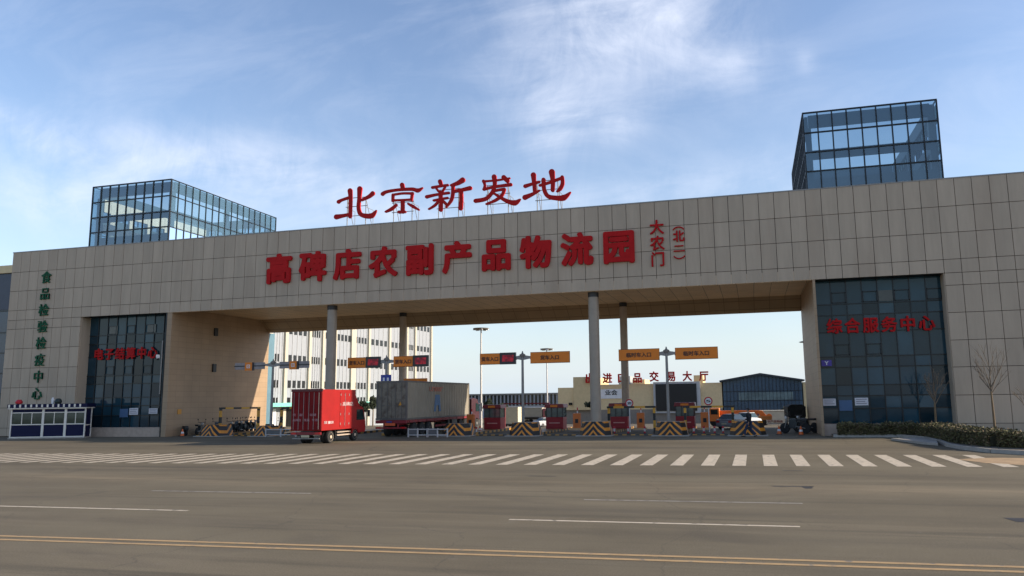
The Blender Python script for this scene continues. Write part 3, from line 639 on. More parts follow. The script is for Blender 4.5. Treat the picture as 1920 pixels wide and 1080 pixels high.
# ================= lane furniture =================
# chevron-painted island noses
CH=[(-41.5,1.25,.9,'chevron-painted barrier at the far left beside the motorcycles'),(-36.7,1.1,.8,'chevron-painted barrier left of the red truck by the passage wall'),
    (-20.9,1.15,.9,'chevron-painted barrier beside the grey container trailer'),(-15.8,1.15,.95,'chevron-painted barrier under the post with two lane signs, between two red booths'),
    (-10.7,1.15,.98,'chevron-painted barrier round the foot of the right front column'),(-5.5,1.15,.95,'chevron-painted barrier under the post with the two plain orange signs'),
    (-.5,1.2,.95,'chevron-painted barrier with the walking person in front')]
for x,w,h,lab in CH:
    t=thing('crash_barrier',lab,'barrier',(x,51.0,0),group='chevron-painted island noses')
    g=MB(); n=len(g.v)
    plan=[(-w,1.5),(-w,.75),(-w*.72,.2),(-w*.30,0),(w*.30,0),(w*.72,.2),(w,.75),(w,1.5)]
    k=len(plan); g.v+=[(a,b,0) for a,b in plan]+[(a*.80,b*.8+.25,h) for a,b in plan]
    for i in range(k): j=(i+1)%k; g.f.append((i,j,k+j,k+i))
    g.f.append(tuple(range(k,2*k))); g.f.append(tuple(range(k-1,-1,-1)))
    g.build('painted_nose','chev',t,bevel=.02)
    g=MB(); g.box(-w-.08,w+.08,-.06,1.5,0,.06); g.build('footing','conc',t)

# T-shaped sign gantries
def gantry(x,lab,signs,lattice=False):
    t=thing('lane_sign_gantry',lab,'sign gantry',(x,52.9,.15),group='T-shaped lane sign gantries')
    g=MB(); g.tube((0,0,0),(0,0,5.75),.115,.085,16); g.build('pole','steel',t,smooth=True)
    g=MB(); g.lathe((0,0,5.62),[(-.16,.1),(0,.22),(.05,.22),(.12,.08),(.3,.03)],2,16); g.build('finial','steel',t,smooth=True)
    g=MB(); g.tube((-.9,.03,5.45),(.9,.03,5.45),.05); g.prism([(-.9,5.41),(0,5.25),(.9,5.41),(.9,5.49),(0,5.64),(-.9,5.49)],1,-.02,.02); g.build('arm','steel',t)
    for (a,b,kind,text) in signs:
        if kind=='lattice':
            s=MB(); s.box(a,b,-.03,.01,5.12,5.66); sp_=s.build('sign_panel',mat('weathered_pinkish_grey_panel',(.30,.26,.25),.6,var=.2,scale=5),t)
            g=MB(); g.box(a-.05,b+.05,-.06,-.035,5.35,5.43); g.build('rail','dsteel',sp_)
            c=(a+b)/2-.05; g=MB(); g.box(c-.33,c+.33,-.14,-.07,5.02,5.68); q_=g.build('orange_box','orange',sp_)
            g=MB(); 
            for r_ in ((c-.15,c+.15,5.22,5.27),(c-.15,c+.15,5.45,5.50),(c-.15,c-.1,5.27,5.45),(c+.1,c+.15,5.27,5.45)): g.box(r_[0],r_[1],-.155,-.142,r_[2],r_[3])
            g.box(c-.04,c+.04,-.155,-.142,5.33,5.40); g.build('white_mark','white',sp_)
            g=MB(); g.box(c+.33,c+.45,-.12,.05,5.02,5.68); g.build('side_box','dsteel',sp_)
            continue
        led=kind=='led'; m=b if not led else a+(b-a)*.555
        s=MB(); s.box(a,m,-.06,.06,5.02,5.79); sp_=s.build('sign_panel','orange',t,bevel=.012)
        g=MB(); g.box(a-.02,m+.02,.0,.05,4.99,5.82); g.build('panel_rim',mat('sign_rim',(.10,.05,.02),.6),sp_)
        g=MB(); w=(m-a); h=.34
        cw=.36; n=len(text); x0=a+w/2-n*cw/2 if not led else a+.12; cw=cw if not led else (w-.2)/n
        lettering(g,text,x0,x0+cw*n,5.40-h/2,5.40+h/2,-.062,.012,.022); g.build('lettering',mat('sign_black',(.05,.02,.015),.5),sp_)
        if led:
            s=MB(); s.box(m+.025,b,-.09,.09,4.98,5.84); q_=s.build('led_screen','ledoff',t)
            g=MB(); g.box(m+.20,b-.16,-.10,-.091,5.17,5.66); g.build('led_face','led',q_)
        g=MB(); g.box(min(abs(a),abs(b))*(-1 if b<0 else 1)-.06,min(abs(a),abs(b))*(-1 if b<0 else 1)+.06,.06,.12,5.3,5.55); g.build('bracket','steel',t)
    return t
gantry(-37.2,'gantry by the passage wall with two pinkish grey panels carrying small orange boxes',[(-3.55,-.75,'lattice',''),(.6,3.3,'lattice','')])
gantry(-27.2,'gantry behind the grey container with two orange and red-lit lane signs',[(-3.3,-.5,'led','货车入口'),(.62,3.5,'led','货车入口')])
gantry(-16.25,'gantry between two red booths with one lit sign and one plain orange sign',[(-3.3,-.5,'led','货车入口'),(.62,3.55,'plain','货车入口')])
gantry(-5.75,'rightmost gantry with two plain orange lane signs',[(-3.35,-.5,'plain','临时车入口'),(.62,3.5,'plain','临时车入口')])

g2=[o for o in bpy.data.objects if o.name.startswith('lane_sign_gantry') and 'behind the grey' in o.get('label','')][0]
M['bsign']=mat('blue_sign_face',(.02,.04,.28),.45)
a=at(716,703,52.9)-g2.location; b=at(735,716,52.9)-g2.location
q_=MB().box(a.x,b.x,-.16,-.12,b.z,a.z).build('blue_panel','bsign',g2)
for k in (.2,.6): MB().box(a.x+(b.x-a.x)*k,a.x+(b.x-a.x)*(k+.18),-.168,-.161,b.z+.08,a.z-.22).build('white_mark','white',q_)
a=at(758,710,58); b=at(801,717,58)
t=thing('overhead_board','narrow orange board on two posts just above the container roof','sign',((a.x+b.x)/2,58,0),world=True)
MB().box(a.x,b.x,57.95,58.05,b.z-.05,a.z).build('board','orange',t)
for x in (a.x+.1,b.x-.1): MB().tube((x,58.08,0),(x,58.08,a.z),.05).build('post','steel',t)
# height-limit portals in black and yellow
def portal(x0,x1,y,h,lab,m=('ring','band'),r=.085,group='black and yellow height-limit frames'):
    t=thing('height_limit_frame',lab,'height frame',((x0+x1)/2,y,.0),group=group); w=(x1-x0)/2
    for sgn in (-1,1): g=MB(); g.box(sgn*w-r,sgn*w+r,-r,r,0,h-r*1.6); g.build('post',m[0],t)
    g=MB(); g.box(-w-r*1.5,w+r*1.5,-r*.8,r*.8,h-r*1.6,h); g.build('crossbar',m[1],t)
    return t
portal(-42.0,-38.45,53.0,2.25,'black and yellow height frame nearest the left passage wall')
portal(-36.6,-32.6,53.4,2.2,'black and yellow height frame behind the red truck')
portal(-10.0,-6.78,53.3,1.98,'black and yellow height frame right of the thick front column')
portal(-4.65,-1.45,53.3,1.95,'black and yellow height frame in front of the orange crane boom')
a=at(946,757,66); b=at(1028,757,66); M['maroon']=mat('maroon_paint',(.20,.012,.018),.45,var=.12)
portal(a.x,b.x,66.0,a.z+.05,'dark red height frame between the two left booths',m=('maroon','maroon'),r=.07,group=None)
portal(-20.2,-16.8,58.0,2.05,'dark red height frame between the container and the sign post',m=('maroon','maroon'),r=.06,group=None) if False else None

M['maroon']=mat('maroon_paint',(.20,.012,.018),.45,var=.12)
M['boothred']=mat('booth_red_paint',(.28,.008,.014),.55,var=.12)
M['bglass']=mat('booth_window_glass',(.10,.13,.12),.08,var=.3,scale=3)
def booth(x,y,lab):
    t=thing('toll_booth',lab,'toll booth',(x,y,.15),group='red toll booths on the lane islands')
    g=MB(); g.box(-.72,.72,-.62,.62,0,.95); g.build('base_panel','boothred',t,bevel=.03)
    g=MB(); g.box(-.45,.45,-.636,-.622,.45,.53); g.build('pale_stripe',mat('pale_red_stripe',(.55,.25,.22),.5),t)
    g=MB(); g.box(-.67,.67,-.57,.57,.96,1.70); g.build('window_band','bglass',t)
    for a in (-.68,-.24,.24,.68):
        g=MB(); g.box(a-.03,a+.03,-.61,-.55,.95,1.70); g.build('window_post','dsteel',t)
    for sgn in (-1,1): g=MB(); g.box(sgn*.68-.03,sgn*.68+.03,.54,.61,.95,1.70); g.build('window_post','dsteel',t)
    g=MB(); g.prism([(-.82,1.70),(.82,1.70),(.76,2.0),(-.76,2.0)],1,-.74,.74); g.build('roof','maroon',t,bevel=.02)
    g=MB(); g.box(-.3,.3,-.77,-.745,1.76,1.92); g.build('roof_sign','orange',t)
    return t
b0=booth(-20.9,60,'red toll booth beside the container trailer, left of the thin white lamp post'); 
for x,lab in ((-15.6,'red toll booth right of the sign gantry with one lit sign'),(-10.35,'red toll booth right of the thick front column'),(-5.2,'red toll booth behind the rightmost gantry post')):
    c=copy_tree(b0); c.location=(x,60,.15); c['label']=lab
# orange barrier machines
def barrier(x,y,lab,up_=True):
    t=thing('boom_barrier',lab,'boom barrier',(x,y,.15),group='orange boom barrier machines')
    g=MB(); g.box(-.28,.28,-.2,.2,.12,1.28); g.build('cabinet',M['oran2'],t,bevel=.03)
    g=MB(); g.box(-.55,.40,-.3,.3,0,.16); g.build('base',M['peach'],t)
    g=MB(); g.box(-.1,.14,-.225,-.205,.55,.85); g.build('ticket_slot','black',t)
    g=MB(); g.box(-.05,.03,.22,.27,.9,1.75); g.build('boom_arm','rw',t)
    return t
M['oran2']=mat('orange_cabinet_paint',(.66,.17,.03),.5); M['peach']=mat('peach_base_paint',(.55,.35,.18),.6)
b0=barrier(-13.3,57.5,'orange barrier machine left of the thick front column')
for x,lab in ((-20.9-1.15,'orange barrier machine by the lamp post at the container cab'),(-8.35,'orange barrier machine under the round sign beside the middle height frame'),(-3.6,'orange barrier machine inside the right height frame')):
    c=copy_tree(b0); c.location=(x,57.5,.15); c['label']=lab
# round signs
def roundsign(px,py,Y,lab,txt):
    p=at(px,py,Y); t=thing('round_sign',lab,'road sign',(p.x,Y,.1),group='round limit signs'); z=p.z-.1
    g=MB(); g.tube((0,.03,0),(0,.03,z+.1),.035); g.build('post','white',t)
    g=MB(); g.lathe((0,0,z),[(-.02,.30),(.02,.30)],1,28); s=g.build('disc','redring',t)
    g=MB(); g.lathe((0,0,z),[(-.026,.215),(-.0201,.215)],1,28); g.build('white_centre','white',s)
    g=MB(); lettering(g,txt,-.15,.15,z-.08,z+.08,-.027,.006,.02); g.build('number','black',s)
M['redring']=mat('red_sign_ring',(.5,.02,.03),.45)
roundsign(1180,756,55,'round red-rimmed sign beside the beige rear column','2m'); roundsign(1328,752,55,'round red-rimmed sign above the orange barrier in the right lane','5')
# red and white posts
b0=None
for k,(px,Yb) in enumerate([(1152,54.6),(1178,54.6),(1209,54.6),(1301,54.6),(1320,54.6),(1340,54.6),(1356,54.6),(893,54.6)]):
    LB=['red and white post just right of the height-frame post by the thick column','red and white post at the foot of the round sign by the rear column','red and white post alone between the round sign and the middle frame post','red and white post nearest the right booth','red and white post below the right-hand round sign','red and white post left of the silver car','red and white post in front of the silver car','single short red and white post beside the container cab'][k]
    p=at(px,812,Yb)
    if b0 is None:
        t=thing('bollard',None,'bollard'); MB().tube((0,0,0),(0,0,.5),.055,.055,12).build('post','rwp',t) if False else None
        M['rwp']=stripes('red_white_bollard_paint',(.62,.03,.05),(.72,.68,.66),'z',.42)
        MB().tube((0,0,.02),(0,0,.52),.07,.07,12).build('post','rwp',t); MB().lathe((0,0,0),[(0,.13),(.04,.12)],2,14).build('foot','black',t); b0=t
    else: t=copy_tree(b0)
    t.location=(p.x,Yb,0)
    tag(t,LB,'bollard','short red and white posts')
# white road barrier frames in front of the trailer
def railing(x,y,w,lab,rz=0):
    t=thing('low_railing',lab,'railing',(x,y,0),rz,group='low white railings before the container')
    for z in (.12,.52): g=MB(); g.box(0,w,-.025,.025,z,z+.07); g.build('rail','railp',t)
    for k in range(3): g=MB(); xx=w*k/2; g.box(xx-.04,xx+.04,-.05,.05,0,.62); g.build('post','railp',t)
    g=MB()
    g.box(.05,w/2-.05,-.01,.01,.22,.50); g.build('panel',mat('grey_panel',(.12,.12,.12),.6),t)
    return t
M['railp']=mat('dusty_white_rail_paint',(.50,.48,.46),.6,var=.15)
railing(-24.0,50.2,1.45,'left segment of the low white railing under the trailer side'); railing(-22.5,50.2,1.5,'right segment of the low white railing reaching the striped barrier')
railing(-36.2,50.9,2.6,'low white railing lying left of the red truck')

# ================= vehicles =================
def wheel(parent,x,y,r,w,name='wheel',rim='rim',side=1):
    g=MB(); g.lathe((x,y,r),[(-w/2,r*.72),(-w/2,r*.93),(-w*.36,r),(w*.36,r),(w/2,r*.93),(w/2,r*.72)],0,24); t=g.build(name,'rubber',parent,smooth=True)
    g=MB(); o=side*(w/2); g.lathe((x,y,r),[(o-side*.03,r*.72),(o+side*.004,r*.70),(o-side*.04,r*.5),(o-side*.04,r*.28),(o+side*.02,r*.25),(o+side*.03,r*.1)],0,20); g.build('rim',rim,t,smooth=True)
    return t
M['truckred']=mat('bright_red_truck_paint',(.31,.009,.008),.55,spec=.3,var=.12,scale=1.5)
M['truckdoor']=mat('shaded_red_door_paint',(.17,.006,.008),.7,spec=.2,var=.3,scale=2)  # shade of the unlit truck rear put into a darker red
M['wglass']=mat('vehicle_window_glass',(.012,.03,.03),.05,var=.2)
M['tail']=mat('red_tail_lamp',(.5,.02,.02),.25); M['plate']=mat('pale_plate',(.5,.45,.3),.5); M['chrome']=mat('mirror_housing',(.02,.02,.02),.4)
# --- red box truck (rear end towards the viewer) ---
T=thing('box_truck','bright red box truck heading into the gate, seen from behind','truck',(-26.95,41.9,0))
g=MB(); g.box(-1.08,1.08,0,4.1,.82,3.36); g.build('cargo_box','truckred',T,bevel=.02)
bx=[o for o in kids(T)][0]
for a,b in ((-1.05,-.012),(.012,1.05)):
    g=MB(); g.box(a,b,-.035,-.002,.86,3.22); d=g.build('rear_door','truckdoor',T,bevel=.008)
    for k in range(3):
        xx=a+(b-a)*(k+.5)/3; g=MB(); g.tube((xx,-.055,.9),(xx,-.055,3.18),.014,.014,6); g.build('lock_rod','steel',d)
g=MB(); g.box(-1.1,1.1,-.05,.05,3.24,3.40); g.build('top_rail',mat('dark_red_trim',(.09,.01,.012),.5),T)
g=MB(); 
for k in range(5): y=1.9+.0; 
g=MB(); g.box(1.082,1.10,2.1,3.25,.95,3.2); sd=g.build('side_door','truckred',T,bevel=.006)
for k in range(4): 
    for y in (2.15,2.68,3.2): g=MB(); z=1.1+k*.62; g.box(1.10,1.115,y-.03,y+.03,z,z+.14); g.build('hinge','steel',sd)
g=MB(); g.tube((1.12,2.68,.98),(1.12,2.68,3.15),.013,.013,6); g.build('lock_rod','steel',sd)
def sidetext(parent,txt,y0,y1,z0,z1,x,m,name='lettering'):
    g=MB(); lettering(g,txt,y0,y1,z0,z1,0,.006,.012); vs=[(x+(-v[1]),v[0],v[2]) for v in g.v]; g.v=vs; return g.build(name,m,parent)
M['fadew']=mat('faded_white_lettering',(.55,.42,.42),.6); M['fader']=mat('worn_white_lettering',(.40,.20,.22),.6)
sidetext(bx,'高碑店',2.35,3.75,2.3,2.58,1.103,'fadew'); sidetext(bx,'限载',.25,.62,1.22,1.40,1.083,'fadew'); sidetext(bx,'1800',.75,1.35,1.22,1.38,1.083,'fadew')
for txt,a,b,z in (('农 副',-.95,-.25,1.72),('运输',.25,.7,1.72),('高碑店',-.95,-.35,1.40),('果蔬',-.15,.25,1.40),('专用',.4,.85,1.40)):
    g=MB(); lettering(g,txt,a,b,z,z+.17,-.037,.004,.012); g.build('lettering','fader',bx)
# chassis, mudguards, bumper
g=MB(); g.box(-.45,.45,.1,5.0,.50,.80); g.build('chassis','dsteel',T)
g=MB(); g.box(-1.05,1.05,-.06,.06,.58,.74); rb=g.build('rear_bumper','maroon',T)
for sgn in (-1,1):
    g=MB(); g.box(sgn*.82-.16,sgn*.82+.16,-.09,-.062,.60,.72); g.build('tail_lamp','tail',T)
g=MB(); g.box(-.28,.28,-.1,-.066,.42,.56); g.build('number_plate','plate',T)
g=MB(); g.box(-.95,.95,-.02,.03,.32,.38); g.build('underrun_bar','steel',T)
for sgn in (-1,1):
    wheel(T,sgn*.86,1.25,.39,.26,side=sgn); wheel(T,sgn*.58,1.25,.39,.24,side=sgn); wheel(T,sgn*.86,4.25,.39,.25,side=sgn)
    g=MB(); g.box(sgn*.74-.18 if sgn>0 else -1.0,sgn*.74+.26 if sgn>0 else -.56,1.75,1.79,.28,.80); g.build('mud_flap','rubber',T)
g=MB(); g.box(.80,1.02,1.95,3.6,.42,.50); g.box(.80,1.02,1.95,3.6,.62,.68); g.build('side_guard',mat('pale_side_guard',(.45,.36,.28),.6),T)
g=MB(); g.box(.3,.8,2.3,3.2,.45,.8); g.build('fuel_tank','dsteel',T)
# cab
g=MB(); prof=[(4.22,.52),(5.62,.52),(5.70,.80),(5.66,1.25),(5.36,2.12),(5.10,2.26),(4.22,2.26)]
g.prism(prof,0,-.98,.98); cab=g.build('cab','truckred',T,bevel=.04)
g=MB(); g.prism([(4.45,2.26),(5.0,2.26),(4.30,3.1),(4.18,3.1)],0,-.92,.92); g.build('wind_deflector','truckred',T,bevel=.02)
for sgn in (-1,1):
    g=MB(); g.prism([(4.42,1.35),(5.50,1.35),(5.27,2.05),(4.42,2.05)],0,sgn*.982-.008,sgn*.982+.008); g.build('side_window','wglass',T)
    g=MB(); g.tube((sgn*.98,5.45,1.9),(sgn*1.25,5.6,1.95),.015); g.box(sgn*1.25-.08,sgn*1.25+.08,5.57,5.63,1.55,2.0); g.build('mirror','chrome',T)
    g=MB(); g.box(sgn*.86-.06,sgn*.86+.10 if sgn>0 else -.76,5.60,5.72,.72,.92); g.build('headlight','white',T)
g=MB(); g.box(-.85,.85,5.40,5.66,1.30,2.05) if False else g.prism([(5.64,1.30),(5.655,1.30),(5.385,2.08),(5.37,2.08)],0,-.86,.86); g.build('windscreen','wglass',T)
for sgn in (-1,1):
    g=MB(); g.prism([(3.72,.5),(3.80,.82),(4.05,.92),(4.5,.92),(4.72,.8),(4.80,.5),(4.70,.5),(4.5,.74),(4.02,.74),(3.82,.5)],0,sgn*.98-.05,sgn*.98+.05); g.build('wheel_arch','truckred',T)

# --- container semi-trailer ---
M['cont']=mat('dusty_grey_container_paint',(.27,.235,.18),.7,var=.10,scale=.8,stain=((.19,.16,.12),.9,.50,.85),stretch=(1,.6,.6))
M['contd']=mat('rusty_grey_container_doors',(.19,.16,.12),.7,var=.25,scale=2,stain=((.10,.07,.05),2.4,.5,.66))
T=thing('container_trailer','grey container on a red semi-trailer behind its tractor in the gateway','lorry',(-25.3,50.1,0))
g=MB(); x0,x1,z0,z1,Lc=-1.2,1.2,1.22,4.02,12.35
# corrugated sides
for sx in (x0,x1):
    n=92; sg=1 if sx>0 else -1
    pr=[]
    for k in range(n+1):
        y=.12+(Lc-.24)*k/n; d=(0,0,.035,.035)[k%4]; pr.append((sx-sg*d,y))
    for k in range(n): a=pr[k]; b=pr[k+1]; g.quad((a[0],a[1],z0+.12),(b[0],b[1],z0+.12),(b[0],b[1],z1-.1),(a[0],a[1],z1-.1))
g.quad((x0,.1,z1-.03),(x1,.1,z1-.03),(x1,Lc,z1-.03),(x0,Lc,z1-.03)); g.quad((x0,Lc-.02,z0),(x1,Lc-.02,z0),(x1,Lc-.02,z1),(x0,Lc-.02,z1)); g.quad((x0,.1,z0+.05),(x1,.1,z0+.05),(x1,Lc,z0+.05),(x0,Lc,z0+.05))
ct=g.build('container','cont',T)
g=MB()
for sx in (x0,x1): g.box(sx-.06,sx+.012,0,Lc,z0,z0+.13); g.box(sx-.06,sx+.012,0,Lc,z1-.11,z1)
for sx in (x0,x1-.1):
    for y in (0,Lc-.12): g.box(sx-.008,sx+.115,y-.01,y+.13,z0-.01,z1+.01)
g.box(x0,x1,-.005,.1,z1-.14,z1+.004); g.box(x0,x1,-.005,.1,z0,z0+.14); g.build('container_frame',mat('dark_container_frame',(.12,.105,.09),.6,var=.2),ct)
for a,b in ((x0+.1,-.01),(.01,x1-.1)):
    g=MB(); g.box(a,b,.01,.06,z0+.14,z1-.14); d=g.build('door','contd',ct)
    for k in range(2):
        xx=a+(b-a)*(.28+.44*k); g=MB(); g.tube((xx,-.02,z0+.1),(xx,-.02,z1-.1),.022,.022,8); g.box(xx-.05,xx+.25,-.045,-.02,z0+1.0,z0+1.05); g.build('locking_bar',mat('dull_bar',(.13,.12,.11),.5,metal=.4),d)
g=MB(); g.prism([(.55,2.25),(.85,2.25),(.70,2.52)],1,-.03,-.005); g.build('warning_label','ochre',ct)
M['blue']=mat('faded_blue_logo',(.045,.12,.25),.6,var=.2,scale=5); M['orl']=mat('faded_red_logo_text',(.42,.12,.07),.6,var=.2)
sidetext(ct,'Unger',3.9,6.5,3.28,3.62,1.215,'orl')
g=MB(); X=1.222   # blue letter-like emblem on the side
g.prism([(4.75,1.72),(5.15,1.72),(5.25,2.2),(5.62,2.2),(5.72,1.72),(6.12,1.72),(5.85,3.02),(5.0,3.02)],0,X-.01,X); g.build('emblem','blue',ct)
M['trred']=mat('faded_red_chassis_paint',(.22,.015,.02),.6,var=.3,scale=3)
g=MB(); g.box(-.55,-.4,.2,12.5,.85,1.2); g.box(.4,.55,.2,12.5,.85,1.2)
for k in range(9): y=.4+k*1.5; g.box(-1.2,1.2,y,y+.1,1.02,1.2)
g.box(-1.2,-1.12,.2,12.8,1.02,1.2); g.box(1.12,1.2,.2,12.8,1.02,1.2); g.build('trailer_frame','trred',T)
g=MB(); g.box(-1.22,1.22,-.08,.06,.98,1.2); g.build('rear_crossmember','trred',T)
g=MB(); g.box(-1.2,1.2,-.1,0,.60,.72); g.box(-.6,-.5,-.08,0,.72,1.0); g.box(.5,.6,-.08,0,.72,1.0); g.build('underrun_bar','trred',T)
g=MB(); g.box(-.45,.35,-.13,-.085,.82,1.0); g.build('orange_board',mat('orange_board_paint',(.70,.13,.04),.5),T)
g=MB(); g.box(-.32,.1,-.13,-.085,1.03,1.14); g.build('number_plate',mat('blue_plate',(.04,.06,.22),.4),T)
for sgn in (-1,1): g=MB(); g.box(sgn*.95-.17,sgn*.95+.17,-.13,-.1,.62,.74); g.build('tail_lamp','tail',T)
for y in (1.5,2.8,4.1):
    for sgn in (-1,1): wheel(T,sgn*1.0,y,.5,.3,rim='dsteel',side=sgn)
for sgn in (-1,1): 
    g=MB(); g.box(sgn*.95-.05,sgn*.95+.05,8.3,8.4,.15,1.0); g.build('landing_leg','steel',T)
    g=MB(); g.box(sgn*1.17-.02,sgn*1.17+.02,5.2,8.0,.55,.7); g.build('side_guard','trred',T)
g=MB(); g.box(.7,1.15,8.6,9.7,.5,1.0); g.build('spare_box','dsteel',T)
# tractor
M['cabred']=mat('dark_red_tractor_paint',(.05,.008,.012),.5,var=.15)
g=MB(); g.prism([(13.1,.8),(15.1,.8),(15.15,1.3),(14.98,2.1),(14.6,2.62),(13.7,2.75),(13.1,2.65)],0,-1.15,1.15); g.build('tractor_cab','cabred',T,bevel=.06)
for sgn in (-1,1):
    g=MB(); g.prism([(14.1,1.55),(15.05,1.55),(14.92,2.15),(14.1,2.3)],0,sgn*1.155-.01,sgn*1.155+.01); g.build('side_window','wglass',T)
    g=MB(); g.box(sgn*1.36-.1,sgn*1.36+.1,15.0,15.1,1.55,2.3); g.tube((sgn*1.15,14.95,2.25),(sgn*1.36,15.05,2.25),.02); g.build('mirror','white',T)
    wheel(T,sgn*1.0,14.4,.5,.3,side=sgn,rim='steel'); wheel(T,sgn*1.0,11.8,.5,.3,rim='dsteel',side=sgn); wheel(T,sgn*1.0,10.6,.5,.3,rim='dsteel',side=sgn)
g=MB(); g.prism([(15.03,1.55),(15.13,1.55),(14.97,2.15),(14.90,2.15)],0,-1.05,1.05); g.build('windscreen','wglass',T)
g=MB(); g.box(-.5,.5,10.2,15.1,.6,.95); g.build('tractor_chassis','dsteel',T)

# --- cars ---
def car(name,lab,loc,rz,col,group=None,L=4.4,W=1.75,Hh=1.42,van=False,scale=1):
    paint=mat('car_paint_'+name,col,.3,metal=.0,var=.06); T=thing(name,lab,'car',loc,rz,group)
    if van: lo=[(0,.35),(.02,.9),(.1,1.15),(L-.9,1.1),(L-.15,.85),(L,.6),(L,.3)]; hi=[(.08,1.12),(.25,Hh),(L-1.7,Hh),(L-.95,1.08)]
    else: lo=[(0,.38),(.02,.82),(.12,.98),(.9,1.0),(L-1.3,.92),(L-.25,.78),(L,.55),(L-.02,.3)]; hi=[(.55,.98),(1.15,Hh),(2.55,Hh),(3.25,.92)]
    g=MB(); g.prism([(p[0],p[1]) for p in lo]+[(L-.1,.22),(.1,.25)],0,-W/2,W/2); g.build('body',paint,T,bevel=.05)
    g=MB(); n=len(g.v); k=len(hi); w1=W/2-.06; w2=W/2-.24
    for sg in (-1,1):
        for i,(y,z) in enumerate(hi): g.v.append((sg*(w1 if z<1.2 and z<Hh-.1 else w2),y,z))
    for i in range(k): j=(i+1)%k; g.f.append((i,j,k+j,k+i))
    g.f+=[tuple(range(k)),tuple(range(2*k-1,k-1,-1))]; g.build('cabin_glass','wglass',T)
    g=MB(); g.box(-w2-.01,w2+.01,hi[1][0]-.03,hi[2][0]+.03,Hh-.02,Hh+.03); g.build('roof',paint,T,bevel=.01)
    for sg in (-1,1):
        for y in (.85,L-.85): wheel(T,sg*(W/2-.1),y,.31,.2,side=sg,rim='steel')
        g=MB(); g.box(sg*(W/2-.25)-.16,sg*(W/2-.25)+.16,-.03,.05,.66,.86); g.build('tail_lamp','tail',T)
        g=MB(); g.box(sg*(W/2-.25)-.16,sg*(W/2-.25)+.16,L-.12,L-.02,.58,.72); g.build('headlight','white',T)
    g=MB(); g.box(-.24,.24,-.035,.0,.5,.62); g.build('number_plate','plate',T)
    return T
p=at(1358,807,61); CA=car('car','dark silver car with red tail lamps behind the right height frame',(p.x,61,0),R(-22),(.16,.17,.20),group='cars beyond the gate lanes')
CA.scale=(.8,.8,.8)
p=at(1388,800,72); CB=car('car','small white car under the orange crane boom',(p.x,72,gz(72)),R(-25),(.62,.65,.68),group='cars beyond the gate lanes',L=4.0,Hh=1.5)
CB.scale=(.8,.8,.8)
p=at(1004,806,73); CB=car('car','small white car seen between the two middle booths',(p.x,73,gz(73)),R(-40),(.60,.62,.66),group='cars beyond the gate lanes',L=4.0)
CB.scale=(.62,.62,.62)
# --- crane lorry ---
M['crane']=mat('crane_orange_paint',(.72,.20,.03),.45,var=.1)
a=at(1328,776,76); b=at(1418,772,76)
T=thing('crane_truck','orange mobile crane with a long low boom parked beyond the lanes','crane truck',(b.x,76,gz(76)))
bz=(a.z+b.z)/2-gz(76); L_=b.x-a.x
g=MB(); g.box(-L_,.1,-.25,.25,bz-.24,bz+.22); g.build('boom','crane',T,bevel=.03)
g=MB(); g.box(-L_-.5,-L_+.1,-.15,.15,bz-.12,bz+.10); g.build('boom_tip',mat('boom_tip_paint',(.40,.1,.03),.5),T)
g=MB(); g.prism([(-.1,bz+.22),(.55,bz+.2),(.95,.95),(.35,.95)],1,-.3,.3); g.build('mast','crane',T,bevel=.02)
g=MB(); g.tube((.2,0,.95),(-1.6,0,bz-.22),.07); g.build('lift_ram','steel',T)
g=MB(); g.box(-3.4,1.4,-1.0,1.0,.6,.95); g.build('deck',mat('crane_deck_paint',(.30,.12,.03),.6),T)
g=MB(); g.prism([(-4.6,.5),(-3.45,.5),(-3.45,1.75),(-4.3,1.75),(-4.6,1.2)],1,-1.0,1.0); g.build('cab','crane',T,bevel=.04)
g=MB(); g.box(-4.25,-3.6,-1.02,-1.0,1.15,1.6); g.build('cab_window','wglass',T)
for x in (-3.95,-1.2,.5):
    for sy in (-.85,.85): g=MB(); g.lathe((x,sy,.42),[(-.12,.28),(-.12,.40),(.12,.40),(.12,.28)],1,20); t_=g.build('wheel','rubber',T,smooth=True)
g=MB(); g.lathe((1.15,-.6,.9),[(-.15,.28),(.15,.28)],1,18); g.build('winch_drum','crane',T)
